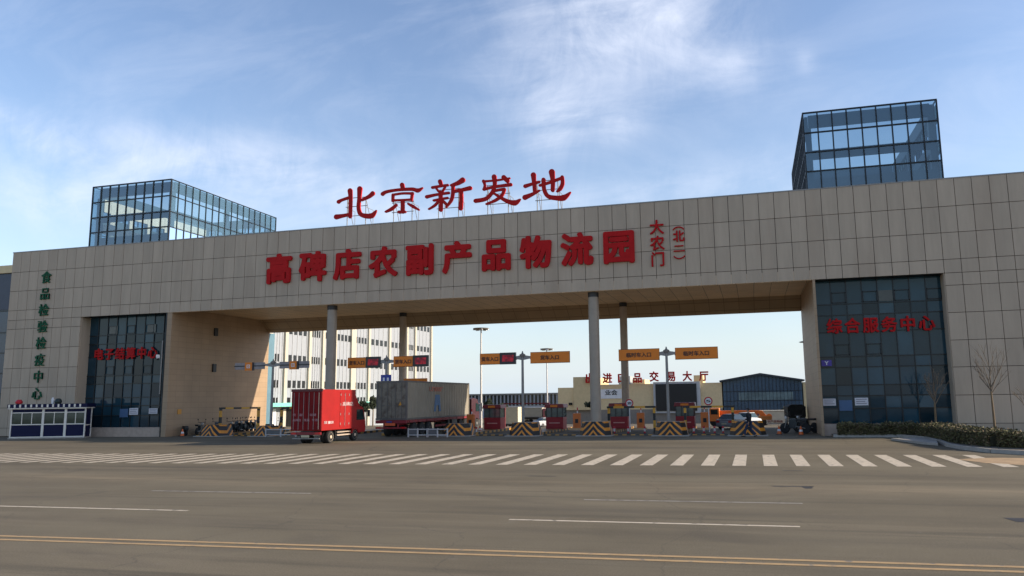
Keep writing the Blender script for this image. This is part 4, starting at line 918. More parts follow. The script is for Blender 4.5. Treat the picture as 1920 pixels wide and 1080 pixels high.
# --- white box lorry side on ---
def sidelorry(name,lab,x0,x1,z0,z1,Y,col,rowtext=None,cabright=True,group=None,cabcol=(.5,.52,.5)):
    base=gz(Y); T=thing(name,lab,'truck',((x0+x1)/2,Y,base),group=group); w=(x1-x0)/2; Z0=z0-base; Z1=z1-base
    g=MB(); g.box(-w,w,-1.0,1.0,Z0,Z1); bx=g.build('cargo_box',mat('lorry_box_paint',col,.6,var=.1),T,bevel=.02)
    g=MB(); g.box(-w-.02,w+.02,-1.03,-1.0,Z0,Z0+.08); g.box(-w-.02,w+.02,-1.03,-1.0,Z1-.07,Z1); g.build('box_rail','steel',bx)
    if rowtext:
        g=MB(); lettering(g,rowtext,-w*.45,w*.6,Z0+(Z1-Z0)*.12,Z0+(Z1-Z0)*.3,-1.005,.01,.014); g.build('lettering','maroon',bx)
    c=w+.1 if cabright else -w-1.3
    g=MB(); hh=min(Z1*.95,2.2); g.prism([(c,.45),(c+1.2,.45),(c+1.2,1.1),(c+1.0,hh),(c,hh)] if cabright else [(c,.45),(c+1.2,.45),(c+1.2,hh),(c+.2,hh),(c,1.1)],1,-.95,.95); g.build('cab',mat('lorry_cab_paint',cabcol,.4),T,bevel=.04)
    g=MB(); g.box(c+.25,c+1.0,-.97,-.95,hh*.58,hh*.88); g.build('cab_window','wglass',T)
    g=MB(); g.box(-w-(0 if cabright else 1.2),w+(1.2 if cabright else 0),-.4,.4,max(.35,Z0-.3),Z0); g.build('chassis','dsteel',T)
    r=min(.42,max(.3,Z0*.55))
    for x in (-w*.6,c+.55):
        for sy in (-.85,.85): g=MB(); g.lathe((x,sy,r),[(-.12,r*.6),(-.12,r*.96),(.12,r*.96),(.12,r*.6)],1,20); g.build('wheel','rubber',T,smooth=True)
    return T
a=at(1424,795,86); b=at(1477,769,86); sidelorry('box_truck','small cream box truck parked side-on before the blue glass hall',a.x,b.x,a.z,b.z,86,(.62,.58,.46),'农产品物流',cabcol=(.32,.36,.25))
a=at(946,795,84); b=at(976,763,84); sidelorry('box_truck','cream box truck with a white cab seen left of the two-sign gantry post',a.x,b.x,a.z,b.z,84,(.66,.58,.40),None,cabright=False,cabcol=(.75,.72,.72))
a=at(985,782,92); b=at(1020,764,92); sidelorry('box_truck','grey and cream lorry parked right of the two-sign gantry post',a.x,b.x,a.z,b.z,92,(.40,.36,.28),None,cabcol=(.4,.12,.12))

# --- two wheelers ---
def scooter(lab,loc,rz,m,kind='scooter',first=None,group=None,s=1.0):
    if first is not None:
        c=copy_tree(first); c.location=loc; c.rotation_euler=(0,0,rz); c['label']=lab; c.scale=(s,s,s); return c
    T=thing(kind,lab,kind,loc,rz,group); r=.24 if kind=='scooter' else .31
    for y in (-.62,.62):
        g=MB(); g.lathe((0,y,r),[(-.05,r*.66),(-.055,r*.9),(0,r),(.055,r*.9),(.05,r*.66)],0,22); w=g.build('wheel','rubber',T,smooth=True)
        g=MB(); g.lathe((0,y,r),[(-.03,r*.64),(-.012,.05),(.012,.05),(.03,r*.64)],0,18); g.build('rim','steel',w,smooth=True)
    if kind=='scooter':
        g=MB(); g.prism([(-.75,.45),(-.35,.28),(.3,.24),(.42,.32),(.50,.95),(.42,.98),(.3,.42),(.0,.36),(-.12,.66),(-.78,.66)],0,-.15,.15); g.build('body',m,T,bevel=.03)
        g=MB(); g.prism([(-.74,.665),(-.1,.665),(-.14,.78),(-.72,.80)],0,-.14,.14); g.build('seat','black',T,bevel=.02)
    else:
        g=MB(); g.prism([(-.1,.30),(.3,.30),(.36,.55),(.30,.85),(-.02,.86),(-.15,.6)],0,-.13,.13); g.build('engine_and_tank',m,T,bevel=.03)
        g=MB(); g.prism([(-.72,.74),(-.05,.74),(-.02,.84),(-.80,.88)],0,-.13,.13); g.build('seat','black',T,bevel=.02)
        g=MB(); g.tube((-.13,-.62,r),(-.10,.1,.45),.025); g.tube((.13,-.62,r),(.10,.1,.45),.025); g.tube((0.16,-.8,.33),(.16,.1,.3),.04); g.build('swing_arm','steel',T)
    g=MB(); g.tube((-.07,.62,r),(-.05,.42,1.0),.022); g.tube((.07,.62,r),(.05,.42,1.0),.022); g.build('fork','steel',T)
    g=MB(); g.tube((-.34,.34,1.04),(-.12,.42,1.0),.017); g.tube((-.12,.42,1.0),(.12,.42,1.0),.017); g.tube((.12,.42,1.0),(.34,.34,1.04),.017); g.build('handlebar','black',T)
    g=MB(); g.lathe((0,.52,.92),[(-.05,.03),(0,.09),(.06,.10)],1,14); g.build('headlight','white',T)
    g=MB(); g.prism([(.38,.46),(.62,.54),(.86,.46),(.84,.43),(.62,.50),(.40,.43)],0,-.07,.07); g.build('mudguard',m,T)
    for sg in (-1,1): g=MB(); g.tube((sg*.26,.38,1.04),(sg*.30,.40,1.22),.008); g.lathe((sg*.31,.40,1.25),[(-.01,.05),(.01,.05)],1,10); g.build('mirror','black',T)
    return T
dk=mat('dark_scooter_paint',(.02,.03,.035),.35); dk2=mat('grey_scooter_paint',(.10,.12,.14),.35); 
s0=scooter('dark scooter parked alone against the left passage wall',(at(338,812,52.6).x,52.9,0),R(62),dk,group='scooters and motorcycles along the left wall')
m0=scooter('black motorcycle at the left end of the row by the passage wall',(at(371,812,53.8).x,54.0,0),R(20),dk,'motorcycle',group='scooters and motorcycles along the left wall')
rows=[(432,55.0,35,m0,'black motorcycle just right of the yellow frame post by the wall'),(441,56.0,28,s0,'dark scooter third from the yellow frame post by the wall'),(450,56.6,30,m0,'black motorcycle in the middle of the row along the wall'),
      (459,57.6,24,s0,'dark scooter behind the middle of the row along the wall'),(467,58.4,26,m0,'black motorcycle nearly at the sunlit end of the row'),(475,59.2,22,m0,'last black motorcycle of the row at the sunlit wall'),
      (404,54.2,30,s0,'dark scooter between the striped barrier and the yellow post'),(515,55.5,-30,s0,'dark scooter right of the second striped barrier by the white doors')]
for px,Yb,rz,f,lab in rows: scooter(lab,(at(px,812,Yb).x,Yb,0),R(rz),None,first=f,s=1.05)
m1=scooter('black motorcycle facing left at the foot of the right passage wall',(at(1492,812,54.5).x,54.6,0),R(70),dk,'motorcycle',group='motorcycles at the right wall',s=1.1); m1.scale=(1.15,)*3
scooter('black motorcycle tucked in the corner against the right passage wall',(at(1512,812,55.6).x,55.8,0),R(48),None,first=m1,s=1.15)
# --- dark three-wheeler / loader behind the right motorcycles ---
M['dgreen']=mat('dark_green_paint',(.02,.03,.025),.5,var=.3)
p=at(1497,800,63); T=thing('covered_tricycle','tall dark covered cargo tricycle behind the right motorcycles','tricycle',(p.x,63,0),R(10))
g=MB(); g.box(-.75,.75,.2,1.9,.55,1.0); g.build('cargo_tray','dgreen',T,bevel=.02)
g=MB(); g.prism([(-.8,1.0),(.8,1.0),(.82,1.9),(.5,2.1),(-.5,2.1),(-.82,1.9)],1,.2,1.9); g.build('tarpaulin_cover',mat('black_tarpaulin',(.012,.013,.012),.8,var=.4,scale=4,bump=.5),T)
g=MB(); g.box(-.4,.4,-.5,.15,.4,.9); g.build('seat_box','black',T,bevel=.03)
for c in ((-.8,1.2),(.8,1.2),(0,-.8)): g=MB(); g.lathe((c[0],c[1],.33),[(-.07,.2),(-.07,.31),(0,.33),(.07,.31),(.07,.2)],0,18); g.build('wheel','rubber',T,smooth=True)
T.scale=(.85,.85,.88)
g=MB(); g.tube((0,-.8,.33),(0,-.45,1.1),.03); g.tube((-.35,-.4,1.15),(.35,-.4,1.15),.02); g.build('handlebar','steel',T)

# --- cones ---
M['cone']=mat('cone_orange',(.75,.14,.02),.5)
def cone(px,Y,lab,first=None):
    p=at(px,812,Y)
    if first: t=copy_tree(first); t['label']=lab; t.location=(p.x,Y,0); return t
    t=thing('traffic_cone',lab,'cone',(p.x,Y,0),group='orange traffic cones')
    MB().lathe((0,0,.03),[(0,.16),(.5,.045),(.54,.03)],2,18).build('cone_body','cone',t,smooth=True); MB().box(-.2,.2,-.2,.2,0,.035).build('foot','black',t); MB().lathe((0,0,.22),[(0,.122),(.13,.092)],2,18).build('white_band','white',t); return t
c0=cone(1502,52.6,'orange cone standing before the motorcycles at the right wall')
cone(1461,53.4,'orange cone on the open lane left of the right motorcycles',c0); cone(314,52.2,'orange cone left of the lone dark scooter',c0); cone(342,52.0,'orange cone right of the lone dark scooter',c0); cone(900,57,'orange cone beside the container cab',c0)
cone(868,60,'orange cone under the container cab side',c0) if False else None

# ================= kiosk =================
T=thing('police_kiosk','small navy and white security kiosk with sliding windows before the left pier','kiosk',(-54.64,48.6,0),R(20))
M['navy']=mat('navy_panel',(.008,.010,.045),.6,spec=.2,var=.1); M['kwhite']=mat('kiosk_white_frame',(.74,.70,.62),.4,var=.05); M['kglass']=mat('kiosk_glass',(.035,.05,.035),.06,var=.4,scale=1.5)
KW=2.84
k0,k1,h=-KW,KW,2.66
g=MB(); g.box(k0+.02,k1-.02,.06,.95,.1,2.5); g.build('shell','navy',T)
div=[k0,k0+KW*2*.43,k0+KW*2*.73,k1]
g=MB()
for x in div: g.box(x-(.0 if x==k0 else .09),x+(.0 if x==k1 else .09),0,.1,.1,2.35)
for z,w in ((.08,.09),(1.08,.08),(2.02,.07),(2.32,.04)): g.box(k0,k1,-.004,.096,z,z+w)
for sx in (k0,k1): g.box(sx-.03,sx+.03,.88,.98,.08,2.36); g.box(sx-.03,sx+.03,.1,.88,1.0,1.07)
g.build('white_frame','kwhite',T)
for i in range(3):
    a,b=div[i]+.1,div[i+1]-.1; MB().box(a,b,.03,.056,.18,1.07).build('lower_panel','navy',T)
    MB().box(a,b,.03,.056,2.10,2.31).build('upper_panel','navy',T)
    n=3 if i==0 else 2; 
    for k in range(n):
        xa=a+(b-a)*k/n; xb=a+(b-a)*(k+1)/n; w=MB().box(xa+.03,xb-.03,.03,.05,1.17,2.01).build('window','kglass',T)
        g=MB(); g.box(xb-.025,xb+.025,.0,.055,1.16,2.02)
        if k<n-1: g.build('sash','kwhite',T)
MB().box(k0-.15,k1+.15,-.2,1.1,2.36,2.44).build('roof_slab','kwhite',T)
n=14
g=MB(); g.box(k0-.18,k1+.18,-.23,1.12,2.44,2.74); g.build('roof_fascia','navy',T)
g=MB()
for k in range(n): x=k0-.1+k*(2*KW+.1)/n; g.box(x,x+.13,-.245,-.232,2.47,2.71)
g.build('roof_trim','kwhite',T)
MB().lathe((-2.3,0,2.74),[(0,.12),(.06,.24),(.2,.26),(.36,.14)],2,14).build('red_beacon','redring',T,smooth=True)
MB().lathe((.2,.1,2.74),[(0,.09),(.35,.11),(.5,.05)],2,12).build('white_camera_post','white',T,smooth=True)
MB().lathe((.62,.1,2.74),[(0,.2),(.15,.27),(.35,.2),(.42,.1)],2,14).build('dark_dome','dgreen',T,smooth=True)
MB().box(k0-.05,k1+.05,-.06,1.0,0,.1).build('plinth','conc',T)

# ================= lamp posts =================
def lamp_post(px,ptop,Y,lab,r):
    p=at(px,ptop,Y); z=p.z-gz(Y); t=thing('lamp_post',lab,'lamp post',(p.x,Y,gz(Y)),group='tall lamp posts beyond the gate')
    MB().tube((0,0,0),(0,0,z),r,r*.6,14).build('pole',mat('pale_pole_paint',(.62,.60,.58),.5,var=.06),t,smooth=True)
    MB().lathe((0,0,z),[(-.12,.15),(0,.75),(.08,.8),(.14,.2)],2,18).build('lamp_head','steel',t,smooth=True)
    for k in range(5): a=2*math.pi*k/5; MB().box(math.cos(a)*.62-.16,math.cos(a)*.62+.16,math.sin(a)*.62-.12,math.sin(a)*.62+.12,z-.12,z).build('lamp','white',t)
lamp_post(902,617,70,'tall pale lamp post beside the container cab, with a disc-shaped head',.11)
lamp_post(1025,655,88,'thinner pale lamp post behind the plain orange lane sign',.10)

# ================= person =================
def skin(name,pts,edges,rad,m,parent,root=0,sub=1):
    me=bpy.data.meshes.new(name); me.from_pydata(pts,edges,[]); o=bpy.data.objects.new(name,me); COL.objects.link(o)
    o.modifiers.new('s','SKIN'); sm=o.modifiers.new('d','SUBSURF'); sm.levels=sub; sm.render_levels=sub
    for i,v in enumerate(me.skin_vertices[0].data): v.radius=(rad[i] if isinstance(rad[i],tuple) else (rad[i],rad[i])); v.use_root=(i==root)
    bpy.context.view_layer.update(); n=bpy.data.meshes.new_from_object(o.evaluated_get(bpy.context.evaluated_depsgraph_get())); bpy.data.objects.remove(o)
    n.name=name; n.materials.clear(); n.materials.append(m); n.shade_smooth(); q_=bpy.data.objects.new(name,n); COL.objects.link(q_); q_.parent=parent; return q_
M['skin']=mat('skin',(.36,.22,.15),.6,var=.05); M['jacket']=mat('black_jacket_cloth',(.012,.013,.018),.85,var=.2,scale=9); M['jeans']=mat('dark_blue_jeans',(.018,.032,.075),.85,var=.25,scale=12); M['hair']=mat('black_hair',(.01,.009,.008),.6)
PERS=T=thing('person','person in black jacket and dark jeans walking past the striped barrier','person',(at(1406,815,50.2).x,50.2,0),R(70))
def J(*l): return [Vector(p) for p in l]
# faces +Y, mid stride: left leg forward, right leg back
hipL,knL,anL,toL=(-.09,0,.88),(-.10,.20,.50),(-.10,.26,.09),(-.10,.46,.03)
hipR,knR,anR,toR=(.09,0,.88),(.10,-.04,.48),(.10,-.34,.13),(.10,-.20,.02)
shL,elL,haL=(-.20,.0,1.40),(-.25,-.14,1.13),(-.24,-.06,.90)
shR,elR,haR=(.20,.0,1.40),(.25,.12,1.14),(.22,.32,1.02)
body=[(0,0,.92),(0,.0,1.12),(0,.02,1.34),(0,.02,1.46),(0,.04,1.53),(0,.05,1.62),(0,.05,1.70),hipL,knL,anL,toL,hipR,knR,anR,toR,shL,elL,haL,shR,elR,haR]
ed=[(0,1),(1,2),(2,3),(3,4),(4,5),(5,6),(0,7),(7,8),(8,9),(9,10),(0,11),(11,12),(12,13),(13,14),(2,15),(15,16),(16,17),(2,18),(18,19),(19,20)]
rd=[(.12,.09),(.12,.085),(.14,.09),.055,.05,.085,.07,.085,.055,.038,.03,.085,.055,.038,.03,.055,.042,.028,.055,.042,.028]
def hand(base,dirv,side,n0):
    pts=[];ed_=[];rd_=[]; d=Vector(dirv).normalized(); s=Vector((0,1,0)) if abs(d.z)>.7 else Vector((0,0,1)); b=Vector(base)
    pts.append(b+d*.05); rd_.append((.032,.016)); ed_.append((n0-1,n0+len(pts)-1)) ; palm=n0
    for k,(o,l) in enumerate(((-.03,.065),(-.01,.078),(.01,.072),(.028,.055))):
        i=len(pts); pts.append(b+d*.095+s*o); rd_.append(.009); ed_.append((palm,n0+i)); pts.append(b+d*(.095+l*.55)+s*o+Vector((-side*.008,0,0))); rd_.append(.008); ed_.append((n0+i,n0+i+1)); pts.append(b+d*(.095+l)+s*o+Vector((-side*.025,0,0))); rd_.append(.007); ed_.append((n0+i+1,n0+i+2))
    i=len(pts); pts.append(b+d*.06+s*.045); rd_.append(.010); ed_.append((palm,n0+i)); pts.append(b+d*.10+s*.062); rd_.append(.008); ed_.append((n0+i,n0+i+1))
    return pts,ed_,rd_
for w,e_,h_,sd_ in ((17,elL,haL,-1),(20,elR,haR,1)):
    n0=len(body); pp,ee,rr=hand(h_,Vector(h_)-Vector(e_),sd_,n0); ee=[(w,b) if a==n0-1 else (a,b) for a,b in ee]; body+=[tuple(p) for p in pp]; ed+=ee; rd+=rr
bd=skin('body',body,ed,rd,M['skin'],T,0,1)
# facial features belong to the head: nose, eyes, mouth, ears as small pieces
g=MB(); g.prism([(.125,1.60),(.155,1.595),(.125,1.655)],0,-.012,.012); g.build('nose','skin',bd)
for sg in (-1,1): MB().lathe((sg*.032,.125,1.645),[(-.01,.003),(0,.011),(.01,.004)],1,8).build('eye','black',bd); MB().lathe((sg*.085,.04,1.63),[(-.015,.01),(0,.028),(.012,.02)],0,10).build('ear','skin',bd)
MB().box(-.025,.025,.122,.130,1.565,1.573).build('mouth',mat('lips',(.25,.09,.08),.5),bd)
jk=[(0,0,.86),(0,.0,1.10),(0,.02,1.36),(0,.02,1.45),shL,elL,tuple(Vector(haL)*.97+Vector(elL)*.03),shR,elR,tuple(Vector(haR)*.97+Vector(elR)*.03)]
skin('jacket',jk,[(0,1),(1,2),(2,3),(2,4),(4,5),(5,6),(2,7),(7,8),(8,9)],[(.175,.135),(.165,.125),(.185,.135),.075,.085,.072,.05,.085,.072,.05],M['jacket'],T,1,1)
skin('trousers',[(0,0,.93),hipL,knL,tuple(Vector(anL)+Vector((0,0,.02))),hipR,knR,tuple(Vector(anR)+Vector((0,0,.02)))],[(0,1),(1,2),(2,3),(0,4),(4,5),(5,6)],[(.14,.105),.10,.072,.055,.10,.072,.055],M['jeans'],T,0,1)
for a,t_ in ((anL,toL),(anR,toR)): skin('shoe',[tuple(Vector(a)+Vector((0,-.05,-.045))),tuple(Vector(t_)+Vector((0,.02,.01)))],[(0,1)],[(.045,.04),(.045,.03)],M['black'],T,0,1)
bmh=bmesh.new(); bmesh.ops.create_icosphere(bmh,subdivisions=2,radius=.105)
for v in bmh.verts: v.co=Vector((v.co.x*.92,v.co.y*1.05,v.co.z*.95)); v.co+=Vector((0,.035,1.665)); 
bmesh.ops.delete(bmh,geom=[v for v in bmh.verts if v.co.z<1.60 or (v.co.y>.07 and v.co.z<1.69)],context='VERTS')
me=bpy.data.meshes.new('hair'); bmh.to_mesh(me); bmh.free(); me.materials.append(M['hair']); me.shade_smooth(); o=bpy.data.objects.new('hair',me); COL.objects.link(o); o.parent=T
PERS.scale=(1.12,1.12,1.03)

# ================= buildings beyond =================
M['facW']=mat('pale_blue_grey_cladding',(.30,.32,.345),.7,var=.05); M['facF']=mat('pale_fin',(.40,.41,.415),.7); M['facC']=mat('cream_pilaster',(.50,.45,.35),.7,var=.05); M['win']=mat('dark_window',(.012,.012,.012),.2)
T=thing('factory_building','tall pale industrial building with cream pilasters beyond the left lanes','building',(-74,100,-3),world=True)
uy=[-.712,-.684,-.643,-.62,-.6,-.57,-.544,-.511,-.483,-.470,-.445]; PY=[74/-u for u in uy]
g=MB(); g.box(-100,-74.0,96,PY[-1]+.6,-3,26); g.build('wall','facW',T)
for i,y in enumerate(PY):
    w=.36 if i not in (5,) else .85
    MB().box(-74.0,-73.62,y-w,y+w,-3,26).build('pilaster','facC',T)
fz=[(19.2,1.15),(14.4,1.15),(9.75,1.2),(5.55,1.2),(2.9,.9)]
for i in range(len(PY)-1):
    a,b=PY[i]+.7,PY[i+1]-.7
    if b-a<2: continue
    nb=4 
    g=MB()
    for k in range(nb+1): y=a+(b-a)*k/nb; g.box(-73.98,-73.93,y-.06,y+.06,-2,26)
    g.build('fins','facF',T)
    for z,h_ in fz:
        for k in range(nb):
            if (i in (0,) ) and k==3: continue
            y0=a+(b-a)*(k+.30)/nb; y1=a+(b-a)*(k+.82)/nb
            wn=MB().box(-73.99,-73.90,y0,y1,z-h_/2,z+h_/2).build('window','win',T)
MB().box(-73.9,-71.9,99,150,1.9,2.5).build('canopy',mat('mint_green_canopy',(.20,.55,.46),.5),T)
for k in range(6): y=104+k*5.2; MB().box(-73.96,-73.8,y,y+2.2,-2.6,1.6).build('doorway','win' if k%2 else 'white',T)
# hall with red roof letters
T=thing('trading_hall','tan and grey market hall with spaced red characters along its roof','building',(-20,150,-2.6),world=True)
M['tan']=mat('tan_render',(.70,.54,.31),.85,var=.07); M['greyw']=mat('grey_lower_wall',(.24,.205,.17),.85,var=.12); M['tand']=mat('tan_render_tower',(.62,.48,.27),.85,var=.07)
z=lambda px,py: at(px,py,150)
MB().box(z(1077,707).x,z(1353,720).x,150.02,185,z(1200,768).z,z(1200,720).z).build('upper_wall','tan',T)
MB().box(z(1040,740).x,z(1353,720).x,150.0,185,-2.8,z(1200,767.6).z).build('lower_wall','greyw',T)
MB().box(z(1047,727).x,z(1079,727).x,149.6,170,z(1200,767.6).z,z(1060,727).z).build('stepped_block','tan',T)
MB().box(z(1076,707).x,z(1110,707).x,149.3,168,z(1200,767.6).z,z(1090,707).z).build('stepped_block','tand',T)
MB().box(z(1183,712).x,z(1206,712).x,152,160,z(1200,721).z,z(1195,711).z).build('roof_hut','tan',T)
MB().box(z(1299,703).x,z(1316,703).x,152,160,z(1300,721).z,z(1308,703).z).build('roof_hut','tand',T)
MB().box(z(1150,700).x,z(1172,700).x,156,164,z(1160,722).z,z(1160,704).z).build('roof_tank',mat('pale_grey_tank',(.36,.38,.38),.6),T)
q0=z(1121,730); q1=z(1166,747); pn=MB().box(q0.x,q1.x,149.85,149.95,q1.z,q0.z).build('white_panel','white',T)
g=MB(); lettering(g,'业会',z(1134,735).x,z(1158,735).x,z(1140,741).z,z(1140,731).z,149.84,.02,.02); g.build('lettering','black',pn)
q0=z(1228,720); q1=z(1309,771)
MB().box(q0.x-.3,q1.x+.6,149.5,149.9,q1.z-.3,q0.z+.35).build('screen_frame',mat('pale_screen_frame',(.5,.5,.5),.5),T)
MB().box(q0.x+.15,q1.x-.1,149.3,149.48,q1.z+.1,q0.z-.05).build('screen','ledoff',T)
chs='出进口品交易大厅'; pxs=[1108,1141,1168,1197,1228,1260,1290,1321]; S2=thing('roof_letters','red roof characters of the tan market hall','sign',(-20,149,5),world=True)
for ch,px in zip(chs,pxs):
    hh=(722 if px<1200 else 720); g=MB(); lettering(g,ch,z(px-9,0+hh).x,z(px+9,hh).x,z(px,hh-3-(px-1100)*.012).z,z(px,hh-22-(px-1100)*.012).z,149.0,.2,.035); g.build('character','redfar',S2) if False else g.build('character','red',S2)
# small extra facade bits
for px in (1055,1092): MB().box(z(px,0).x,z(px+6,0).x,149.2,149.28,z(px,760).z,z(px,755).z).build('small_window','win',T)
# blue glass hall
T=thing('glass_hall','low gabled blue glass hall at the right of the yard','building',(1.5,150,-2.6),world=True)
a,b,c=at(1350,713,150),at(1425,700,150),at(1507,711,150)
M['hglass']=mat('steel_blue_hall_glass',(.045,.085,.13),.25,var=.25,scale=.25,island=.25)
g=MB(); g.prism([(a.x+.5,-2.8),(c.x-.4,-2.8),(c.x-.4,c.z-.3),(b.x,b.z-.3),(a.x+.5,a.z-.3)],1,150,190); g.build('gable_wall','hglass',T)
g=MB(); g.prism([(a.x-.1,a.z-.35),(b.x,b.z-.30),(c.x+.1,c.z-.35),(c.x+.1,c.z-.05),(b.x,b.z+.05),(a.x-.1,a.z-.05)],1,149.2,190.5); g.build('roof',mat('dark_roof_edge',(.03,.035,.045),.5),T)
n=22
for k in range(1,n):
    x=a.x+.5+(c.x-a.x-.9)*k/n; zt=(a.z+(b.z-a.z)*(x-a.x)/(b.x-a.x) if x<b.x else b.z+(c.z-b.z)*(x-b.x)/(c.x-b.x))-.35
    MB().box(x-.025,x+.025,149.9,149.99,-2.7,zt).build('mullion','mull',T)
for zz in (3.4,1.6,-.2,-1.6): MB().box(a.x+.5,c.x-.4,149.92,149.985,zz-.04,zz+.04).build('transom','mull',T)
lt=mat('paler_glass_band',(.11,.16,.17),.3,var=.45,scale=.5)
MB().box(at(1385,740,150).x,at(1487,740,150).x,149.93,149.98,1.75,3.2).build('glass_band',lt,T)
MB().box(at(1508,710,150).x-.2,at(1540,710,150).x,152,170,-2.8,at(1508,716,150).z).build('side_block','tan',T)
# long low striped building
T=thing('striped_warehouse','long low white and dark striped warehouse on the skyline','building',(-62,200,-3),world=True)
a=at(878,741,200); b=at(1052,739,200)
MB().box(a.x-6,b.x+5,200,220,-3,a.z).build('wall',mat('striped_wall_grey',(.45,.47,.5),.7),T)
g=MB(); n=25
for k in range(n): x=a.x+(b.x-a.x)*(k+.2)/n; g=MB().box(x,x+(b.x-a.x)/n*.5,199.8,199.99,.8,a.z-.15).build('window_strip','win',T)
MB().box(a.x-6,b.x+5,199.5,221,a.z,a.z+.3).build('roof_edge','steel',T)
# building at the far left edge
T=thing('side_block_building','blue glass building with a tan roof band behind the left pier','building',(-92,74,0),world=True)
a=at(22,498,72); b=at(10,513,72)
MB().box(-110,a.x+3,72,100,0,b.z).build('glass_wall',mat('slate_blue_glass',(.035,.055,.085),.15,var=.2,scale=.4),T)
MB().box(-110,a.x+3.2,71.7,100.3,b.z,a.z).build('roof_band','tan',T)
for zz in (4,6.5,9,11.5,14.2): MB().box(-110,a.x+3,71.93,71.99,zz,zz+.12).build('floor_line','mull',T)
MB().box(-110,a.x+3,71.9,71.98,14.4,b.z-.1).build('spandrel',mat('dark_blue_spandrel',(.05,.06,.085),.5),T)

# ================= vegetation =================
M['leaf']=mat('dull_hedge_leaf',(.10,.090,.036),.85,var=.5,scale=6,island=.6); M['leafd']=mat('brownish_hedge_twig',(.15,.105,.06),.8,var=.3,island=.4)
def hedge(name,lab,path,w,h,n,seed):
    rnd=random.Random(seed); T=thing(name,lab,'hedge',(path[0][0],path[0][1],.14),world=True)
    seg=[(Vector(path[i]),Vector(path[i+1])) for i in range(len(path)-1)]; tot=sum((b-a).length for a,b in seg)
    def spot():
        r=rnd.uniform(0,tot)
        for a,b in seg:
            l=(b-a).length
            if r<=l: p=a+(b-a)*(r/l); d=(b-a).normalized(); return p,Vector((-d.y,d.x)),tot
            r-=l
        return path[-1],Vector((0,1)),tot
    def fill(cnt,m,size,nm):
        g=MB()
        for _ in range(cnt):
            p,nv,_t=spot(); s=rnd.uniform(-1,1)*w; hh=h*(1+.10*math.sin(p.x*2.3+seed)+.07*math.sin(p.x*5.1+p.y*3))
            top=rnd.random()
            if top<.35: z=hh-rnd.gauss(0.01,.07); 
            else:
                z=rnd.uniform(.02,1)*hh; 
                if rnd.random()<.7: s=-w*rnd.uniform(.85,1.05) if nv.y>0 else w*rnd.uniform(.85,1.05)
                if rnd.random()<.12: s=-s
            c=Vector((p.x+nv.x*s,p.y+nv.y*s,.14+z))
            a=Vector((rnd.gauss(0,1),rnd.gauss(0,1),rnd.gauss(0,.7))).normalized(); b=a.cross(Vector((rnd.gauss(0,1),rnd.gauss(0,1),rnd.gauss(0,1)))).normalized(); q=size*rnd.uniform(.6,1.3)
            g.quad(c-a*q,c+b*q*.5,c+a*q,c-b*q*.5)
        return g.build(nm,m,T)
    fill(n,'leaf',.07,'foliage'); fill(n//4,'leafd',.075,'twigs')
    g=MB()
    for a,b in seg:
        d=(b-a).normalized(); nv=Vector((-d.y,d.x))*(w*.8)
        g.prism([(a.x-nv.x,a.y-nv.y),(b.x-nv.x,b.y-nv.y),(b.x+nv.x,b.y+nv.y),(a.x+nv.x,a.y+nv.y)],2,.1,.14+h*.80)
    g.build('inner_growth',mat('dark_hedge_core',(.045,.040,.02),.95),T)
hedge('hedge','clipped dull green hedge along the foot of the right glazed bay',[(4.9,50.2),(9.9,50.0)],.5,.56,12000,1)
hedge('hedge','nearer clipped hedge curving along the corner kerb at the right edge',[(9.95,49.2),(10.2,45),(10.25,41.5),(10.9,39),(12.4,37.9),(16,37.6),(22,37.6)],.75,.58,42000,2)
M['bark']=mat('grey_brown_bark',(.16,.11,.06),.85,var=.3,scale=8,bump=.4,stretch=(1,1,.3)); M['wood']=mat('pale_twig',(.15,.115,.08),.8,var=.25)
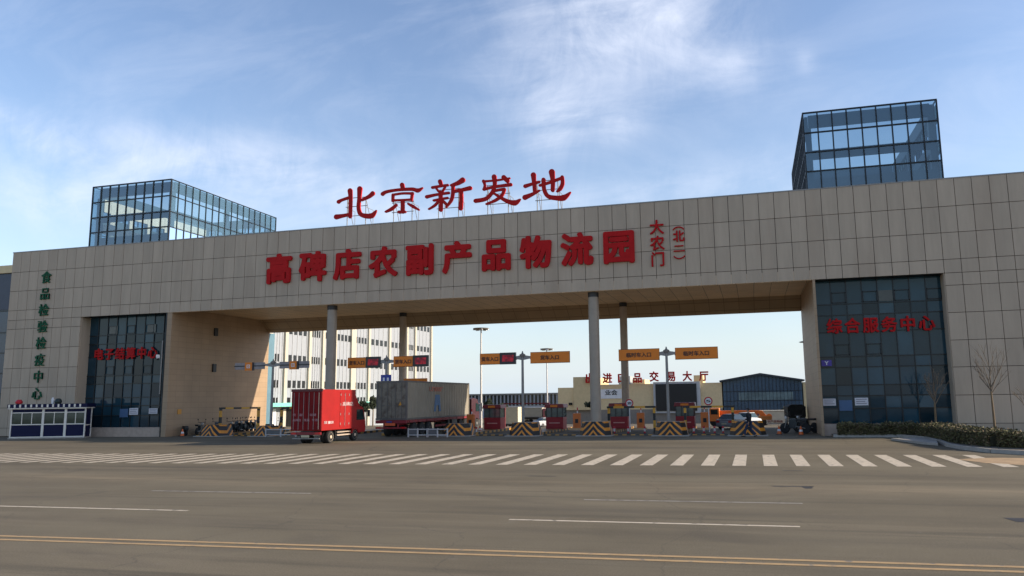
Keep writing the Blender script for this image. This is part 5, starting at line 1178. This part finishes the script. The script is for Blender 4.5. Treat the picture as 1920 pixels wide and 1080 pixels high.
def baretree(lab,x,y,hh,spread,seed,stake=False):
    rnd=random.Random(seed); T=thing('bare_tree',lab,'tree',(x,y,.14),group='bare young trees by the right pier')
    g=MB(); pts=[Vector((0,0,0)),Vector((rnd.uniform(-.03,.03),0,hh*.25)),Vector((rnd.uniform(-.06,.06),0,hh*.48))]; 
    for i in range(2): g.tube(pts[i],pts[i+1],.075-.014*i,.061-.014*i,10)
    g.build('trunk','bark',T,smooth=True)
    g=MB(); fork=pts[-1]
    def br(p,d,l,r,dep):
        q=p+d*l; g.tube(p,q,r,r*.6,6)
        if dep>0:
            for k in range(3 if dep>1 else 2):
                nd=(d+Vector((rnd.uniform(-.5,.5),rnd.uniform(-.5,.5),rnd.uniform(.05,.4)))).normalized(); br(p+d*l*rnd.uniform(.55,1),nd,l*rnd.uniform(.5,.8),r*.55,dep-1)
    br(fork,Vector((.02,0,1)),hh*.28,.036,3)
    for k in range(6):
        a=2*math.pi*k/6+rnd.uniform(-.3,.3); br(fork+Vector((0,0,-.15+.07*k)),Vector((math.cos(a)*spread,math.sin(a)*spread,1)).normalized(),hh*rnd.uniform(.16,.28),.028,3)
    g.build('branches','wood',T)
baretree('bare young tree with a fanned crown before the right glazed bay',10.35,49.6,3.9,.55,5)
baretree('taller bare young tree before the stone of the right pier',13.25,48.8,5.2,.7,9)
baretree('small twiggy bare tree at the right edge of the stone pier',14.75,47.8,2.6,.5,12)
# distant planting behind the lanes
M['far']=mat('dark_evergreen_leaf',(.018,.028,.012),.8,var=.4,scale=2,island=.5)
def bush(px,py,Y,wpx,hpx,lab,seed):
    p=at(px,py,Y); s=F/ (Y*1.0); w=wpx/s/2; h=hpx/s; rnd=random.Random(seed); T=thing('evergreen_tree',lab,'tree',(p.x,Y,gz(Y)),group='dark trees beyond the lanes')
    g=MB(); ct=p.z-gz(Y)
    for _ in range(1500):
        v=Vector((rnd.gauss(0,1),rnd.gauss(0,1),rnd.gauss(0,1))).normalized()*rnd.uniform(.5,1.0)
        lump=1+.25*math.sin(v.x*5+seed)+.2*math.sin(v.z*6+v.y*4); c=Vector((v.x*w*lump,v.y*w*lump,ct-h/2+v.z*h/2*lump)); a=Vector((rnd.gauss(0,1),rnd.gauss(0,1),rnd.gauss(0,1))).normalized(); b=a.orthogonal().normalized(); q=.16
        g.quad(c-a*q,c+b*q*.6,c+a*q,c-b*q*.6)
    g.build('crown','far',T); g=MB(); g.tube((0,0,0),(0,0,max(ct-h*.4,.4)),.1,.06,8); g.build('trunk','bark',T)
for i,(px,py,Y,w,h,lab) in enumerate([(917,749,120,16,20,'dark evergreen right of the lamp post by the container cab'),(700,744,95,16,22,'dark tree just left of the container rear'),(683,752,100,20,22,'bushy dark tree right of the red truck roof'),
      (944,757,118,14,14,'low dark tree above the cream truck'),(1478,762,100,20,22,'dark evergreen tree behind the cream truck at the blue hall'),(1112,752,110,26,12,'low dark tree just right of the thick front column')]): bush(px,py,Y,w,h,lab,20+i)
